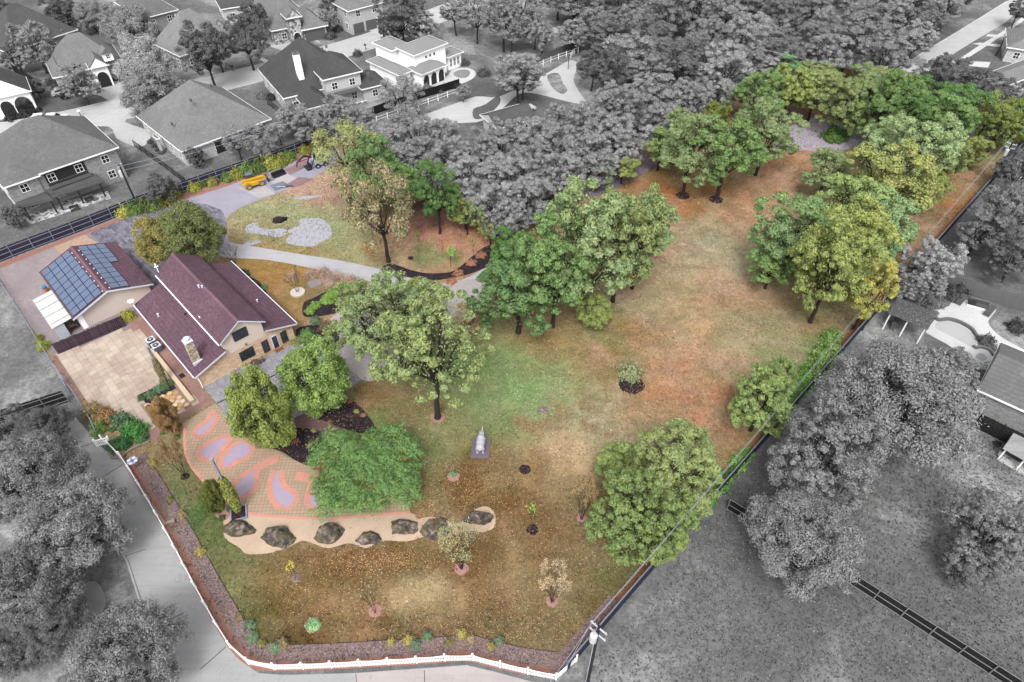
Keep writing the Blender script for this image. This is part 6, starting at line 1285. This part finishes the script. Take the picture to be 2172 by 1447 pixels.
# ---------------------------------------------------------------- grey neighbours: trees picked out one by one
G1,G2,G3,G4=(112,)*3,(130,)*3,(94,)*3,(140,)*3
GT=[('oak',70,95,100,G2),('oak',30,118,60,G3),('feather',190,30,70,G2),('oak',250,40,80,G2),('feather',285,62,110,G2),('maple',300,130,120,G4),('feather',318,185,130,G2),('oak',168,175,80,G2),('oak',20,30,60,G3),('oak',75,185,40,G3),('oak',120,15,70,G3),('oak',140,30,60,G3),
('tall',432,110,110,G3),('tall',458,100,70,G3),('tall',520,80,90,G3),('tall',540,42,70,G3),('oak',690,40,50,G2),('oak',700,15,60,G3),('oak',850,30,110,G3),('oak',900,60,70,G2),('oak',830,60,60,G3),('tall',965,20,70,G2),('tall',1010,30,80,G2),('tall',1068,40,90,G2),('tall',1085,60,70,G2),('tall',1135,50,70,G2),('tall',1150,80,60,G2),('oak',1110,12,90,G2),
('tall',1100,155,110,G3),('tall',1108,170,70,G3),('sparse',850,205,100,G3),('tall',982,195,36,G3),('tall',1258,140,70,G3),('tall',1300,150,90,G3),('oak',1215,70,70,G2),('oak',1250,40,60,G3),('tall',1310,110,60,G2),('oak',415,330,44,G3),('oak',340,400,70,(90,90,90)),('sparse',500,300,70,G2),('sparse',545,290,60,G2),('sparse',560,310,60,G2),('sparse',590,280,50,G2),('oak',620,250,70,G2),('oak',660,265,80,G2),('oak',712,245,90,G2),('oak',765,262,80,G2),
('oak',395,45,50,G3),('feather',60,45,50,G3),('oak',30,455,50,G3),
('oak',1975,555,120,G4),('oak',1930,610,70,G2),('big',1908,842,305,(118,)*3),('bigoak',2010,790,120,(124,)*3),('bigoak',1755,960,250,(116,)*3),('big',1700,1150,230,(120,)*3),('bigoak',2110,1130,200,(112,)*3),('oak',2060,1200,110,(104,)*3),('big',70,1010,220,(112,)*3),('big',160,1120,225,(122,)*3),('big',60,1230,220,(108,)*3),('big',270,1395,250,(122,)*3),('big',120,1330,130,(106,)*3),('big',30,1380,140,(104,)*3),('oak',30,900,90,(100,)*3),('big',90,905,110,(96,)*3),
('oak',2150,446,150,G1),('oak',2160,540,120,G3),('oak',2165,360,100,G3),('oak',2086,486,110,G1),('oak',2010,165,110,G3),('oak',2070,190,100,G3),('oak',2140,205,80,G3),('oak',1960,160,70,G2),('tall',2165,20,50,G3),('oak',1985,600,60,G2),('oak',1960,640,50,G3),
('oak',1130,290,110,G1),('oak',1060,300,100,G1),('oak',1010,330,110,G1),('oak',950,340,110,G1),('oak',890,330,100,G1),('oak',830,300,90,G1),('oak',880,280,100,G1),('oak',940,290,90,G1),('oak',990,385,120,G1),('oak',1060,380,120,G1),('oak',1120,350,110,G1),('oak',1050,440,120,G2),('oak',985,440,90,G1),('oak',1120,420,110,G2),('oak',1180,300,100,G1),('oak',1190,370,110,G1),('oak',1240,330,120,G1),('oak',1250,270,110,G2),('oak',1310,290,110,G1),('oak',1330,230,100,G2),('oak',1390,200,110,G2),('oak',1400,260,90,G1),('oak',1460,210,100,G3),('oak',1520,200,90,G3),('oak',1300,215,90,G2),('oak',1270,360,80,G1),('oak',780,290,80,G1),('oak',1180,250,70,G1),('oak',910,385,80,G1),('oak',850,340,80,G2),('oak',1340,310,70,G1),('oak',1080,470,80,G2),('oak',1150,390,80,G1)]
for k,x,y,w,c in GT:
    near=500<x<1560 and 150<y<500
    if near and x>740: TC(k,x,y,w,2.0,(118,138,100),'grey',grey=True,edge=True)
    else: TC(k,x,y,w,{'tall':2.5,'feather':1.7,'big':1.7}.get(k,2.0),c,'grey',grey=True,kfol=2.1)
# the wood beyond the lot: fill between the named ones
WOOD=[(1165,0),(1230,-40),(2060,-60),(1990,40),(1930,95),(1890,135),(1800,125),(1700,105),(1600,160),(1500,190),(1430,175),(1330,165),(1290,100),(1230,40)]
WW=[tuple(at(x,y,6).xy) for x,y in WOOD]; wp=[]; random.seed(3)
x0,x1=min(q[0] for q in WW),max(q[0] for q in WW); y0,y1=min(q[1] for q in WW),max(q[1] for q in WW)
for _ in range(6000):
    q=(random.uniform(x0,x1),random.uniform(y0,y1))
    if inpoly(q[0],q[1],WW) and all((q[0]-o[0])**2+(q[1]-o[1])**2>52 for o in wp): wp.append(q)
HOLES=[(1785,70,34,26),(1290,92,50,14),(1690,128,26,10)]
for q in wp:
    px=proj(q[0],q[1],6)
    if any(((px[0]-a)/c)**2+((px[1]-b)/d)**2<1 for a,b,c,d in HOLES): continue
    r=random.uniform(4.2,6.0); v=random.randint(98,136)
    tree('oak',Vector((q[0],q[1],0)),r,r*random.uniform(1.7,2.1),(v,)*3,'grey',grey=True,px=px,group='grey oaks of the wood beyond the lot',kfol=2.2)
# clipped grey bushes among the houses
for x,y,w,c in ((758,112,20,G3),(1027,152,26,G3),(968,180,20,(70,)*3),(940,118,18,G3),(960,134,18,G3),(985,132,20,G3),(932,190,16,G3),(905,185,20,G2),(880,195,26,G2),(800,196,20,G2),(556,200,26,G2),(110,172,26,G3),(122,180,26,G3),(20,248,24,(70,)*3),(50,240,26,(70,)*3),(66,236,18,(70,)*3),(80,232,14,(70,)*3),(590,75,16,(66,)*3),(612,68,16,(60,)*3),(690,66,24,G2),(700,74,24,G3),(716,60,20,G3),(236,166,14,(60,)*3),(256,164,12,(60,)*3),(375,135,16,(70,)*3),(318,300,12,G3),(326,308,12,G3),(334,316,12,G3),(342,322,12,G3),(418,332,30,(70,)*3),(2095,720,34,(104,)*3),(2020,620,40,(90,)*3),(2036,612,40,(86,)*3),(2160,690,40,(80,)*3),(2060,614,18,(60,)*3),(1990,640,30,G2),(530,272,26,(70,)*3),(460,300,20,G2),(575,205,20,(80,)*3),(170,352,10,(70,)*3),(2105,735,20,G2),(80,1390,30,(80,)*3)):
    sh(x,y,w,c,'grey',hr=1.15,grey=True)
# vine foliage (needs the leaf material)
vm_=leafmesh('foliage',np.stack([X,Y,Z],1),VN+rg.normal(size=(n,3))*.4,.15,.28,rg)
o=put('foliage',vm_,None,vine); o.color=tuple(lin1(x)*1.5/KE for x in (106,144,78))+(1.0,)
mb=MB()
for k in range(5): mb.tube([(PL*k/5+.3,.25,0),(PL*k/5+.5,.35,1.4),(PL*k/5+.4,.3,2.9)],[.07,.05,.04],5)
put('stem',mb,M_BARK,vine)
for b,h,r,f,c,lab in ((c1,ch1,.62,.62,(136,142,66),'columnar climber wrapped round the tall post in the white planter'),(c2,ch2,.42,.6,(140,128,96),'thin rusty climber wrapped round the tall post by the patio')):
    k=1600; rg2=np.random.default_rng(int(h*100)); a=rg2.uniform(0,6.28,k); z=rg2.uniform(0,1,k); rr=r*(.35+np.sin(z*2.7+.25)*.6)*rg2.uniform(.6,1.1,k)
    t=thing('climbing_plant',lab,'climber',b); cm=leafmesh('foliage',np.stack([rr*np.cos(a),rr*np.sin(a),.4+z*h*f],1),np.stack([np.cos(a),np.sin(a),.4+0*a],1)+rg2.normal(size=(k,3))*.5,.14,.5,rg2); o=put('foliage',cm,None,t); o.color=tuple(lin1(x)*1.5/KE for x in c)+(1.0,)
    put('stem',MB().tube([(.15,.05,0),(.2,.1,h*.3),(.15,.12,h*f)],[.05,.04,.02],5),M_BARK,t)
# ================================================================ FALLEN LEAVES
def litter(name,label,spots,mat,sz,z=.035,region=None):
    P=[]
    rg3=np.random.default_rng(len(spots))
    for px,py,rx,ry,cnt in spots:
        q=rg3.normal(size=(cnt,2))*np.array([rx,ry])*.6+np.array([px,py])
        if region is not None: q=q[inpolyv(q[:,0],q[:,1],region)]
        P+=[(w_.x,w_.y,z+rg3.uniform(0,.03)) for w_ in (at(x,y) for x,y in q)]
    P=np.array(P); o_=put(name,leafmesh(name,P,rg3.normal(size=(len(P),3))*.35+np.array([0,0,1]),sz,.7,rg3)); o_.data.materials[0]=mat; o_['kind']='stuff'; return o_
m=N('fallen_leaf'); g_=m.n('ShaderNodeNewGeometry'); M_FALL=m.bsdf(m.ramp(g_.outputs['Random Per Island'],[(0,C(136,92,58)),(.4,C(182,128,82)),(.75,C(214,170,122)),(1,C(232,204,166))]),.9,.2)
m=N('fallen_leaf_grey'); g_=m.n('ShaderNodeNewGeometry'); M_FALLG=m.bsdf(m.ramp(g_.outputs['Random Per Island'],[(0,C(84)),(.5,C(130)),(1,C(190))]),.9,.2)
ARE=zpts(380,820,.2578,[(40,300),(300,140),(900,590),(1900,700),(1950,1040),(2600,1060),(2500,1200),(1000,1270),(500,1380),(300,860)])
lot_in=LOT
spots=[(a,b,c,d,int(e*.55)) for a,b,c,d,e in [(800,1190,120,30,5200),(1000,1050,160,80,6500),(1180,1180,200,120,6500),(850,1290,300,70,5500),(1050,1330,220,50,3000),(900,1060,30,80,1700),(960,880,130,80,2600),(1130,760,120,50,1500),(1400,800,160,90,5200),(1480,640,150,100,5200),(1400,400,140,50,4200),(1640,430,120,70,3200),(1750,680,110,30,2200),(1560,960,60,60,900),(1880,570,60,80,1400),(620,1240,110,60,1300),(900,490,120,60,1500),(600,610,80,50,400),(1180,930,80,60,1800),(2020,440,60,60,600),(1750,330,150,30,1000),(1340,1290,60,60,800),(380,960,60,60,500),(760,870,60,40,500),(870,870,60,40,700)]]
litter('fallen_leaves','',spots,M_FALL,.05,region=lot_in)
REG=[(1240,1447),(1330,1330),(1560,1050),(2172,760),(2172,1447)]
litter('fallen_leaves','',[(1500,1180,90,80,1700),(1650,1010,60,60,300),(1850,1090,160,90,1100),(1500,1380,160,60,600),(1800,1350,200,60,500),(1460,1280,60,60,800)],M_FALLG,.045,region=REG)
# tufts give the turf its grain
def tufts(name,poly,cnt,mat,sz,avoid=(),colour=None):
    xs_=[q[0] for q in poly]; ys_=[q[1] for q in poly]; rg4=np.random.default_rng(cnt); k=cnt*3
    x=rg4.uniform(min(xs_),max(xs_),k); y=rg4.uniform(min(ys_),max(ys_),k); ok=inpolyv(x,y,poly); a_,b_=projv(x,y)
    for v in avoid: ok&=~inpolyv(a_,b_,v)
    x,y=x[ok][:cnt],y[ok][:cnt]; n_=len(x); nr=rg4.normal(size=(n_,3)); nr[:,2]=np.abs(nr[:,2])*.8
    me=leafmesh(name,np.stack([x,y,np.full(n_,.045)],1),nr,sz,.5,rg4); me.materials[0]=mat
    if colour is not None:
        c=np.ones((n_,4),np.float32); c[:,:3]=colour(x,y)*rg4.uniform(.5,1.5,(n_,1)); ca_=me.color_attributes.new('turf','FLOAT_COLOR','POINT'); ca_.data.foreach_set('color',np.repeat(c,4,0).ravel())
    o_=put(name,me); o_['kind']='stuff'
m=N('turf_blade'); M_TUFT=m.bsdf(m.n('ShaderNodeVertexColor',layer_name='turf').outputs[0],.95,.1)
m=N('turf_blade_grey'); g_=m.n('ShaderNodeNewGeometry'); M_TUFTG=m.bsdf(m.ramp(g_.outputs['Random Per Island'],[(0,C(80)),(.5,C(112)),(1,C(150))]),.95,.1)
PAVED=[PLZ,SANDP,PATIO,[(-60,584),(420,398),(700,320),(700,360),(500,450),(490,510),(830,570),(1062,536),(1085,560),(1010,650),(880,745),(768,806),(640,890),(560,915),(432,960),(300,930),(118,770),(2,592)]]
tufts('turf_tufts',LOTW,62000,M_TUFT,.15,PAVED,lawn_colour)
GP=[tuple(at(x,y).xy) for x,y in [(1240,1430),(1330,1320),(1560,1030),(1760,800),(2172,760),(2260,1447),(1700,1560),(1250,1560)]]
tufts('turf_tufts',GP,20000,M_TUFTG,.13)
# ================================================================ LABELS FOR TREES AND SHRUBS
LM=[('the picket corner pole',1255,1400),('the plum-roofed house',440,660),('the solar-panelled garage',200,600),('the yellow telehandler',540,383),('the tile-roofed villa',880,130),('the white-chimney house',680,180),('the kite-shaped grass island',1182,180),('the grey side street',2000,100),('the row of boulders',720,1130),('the animal statue',1020,940),('the mulched round shrub',1340,800),('the pool terrace',2060,690),('the long black fence',2000,1340),('the concrete alley',330,1150),('the vine pergola',770,1000),('the far right pole',2120,345),('the puddle',630,490),('the paved drive at the far end',1730,290),('the stone-fronted house',610,40),('the large brick house',130,340),('the wide hip roof',440,260),('the gabled-entry house',190,120),('the double-cable pole',1280,60),('the low roof in the wood',1105,262),('the tiled patio',240,800),('the grey terrace',540,820),('the curving driveway',960,610),('the cabana',1935,670),('the picket fence',700,1400),('the bare far end of the lawn',1580,560),('the roof deep in the wood',1785,75),('the two ringed trunks',1485,415),('the dark soil wedge',930,480),('the right-edge brick house',2130,850),('the street at the top left',340,215)]
ORD=['nearest','second nearest','third nearest','fourth nearest','fifth nearest','sixth nearest','seventh nearest','eighth nearest','ninth nearest','tenth nearest','eleventh nearest','twelfth nearest']+['%dth nearest'%k for k in range(13,60)]
bag={}
for o,noun,word,px in TREES:
    best=min(LM,key=lambda l:(l[1]-px[0])**2+(l[2]-px[1])**2); dx,dy=px[0]-best[1],px[1]-best[2]
    dr=('right of' if dx>0 else 'left of') if abs(dx)>abs(dy)*1.1 else ('below' if dy>0 else 'above')
    bag.setdefault((noun,word,dr,best[0]),[]).append((dx*dx+dy*dy,o))
for (noun,word,dr,lm),L_ in bag.items():
    L_.sort(key=lambda q:q[0])
    for i,(_,o) in enumerate(L_):
        if len(L_)==1: o['label']='%s %s %s %s'%(word,noun,dr,lm)
        else: o['label']='%s %s %s %s, %s one'%(word,noun,dr,lm,ORD[i])
        if 'group' not in o: o['group']='%ss on and around the lot'%noun if word!='grey' else 'grey %ss of the neighbourhood'%noun
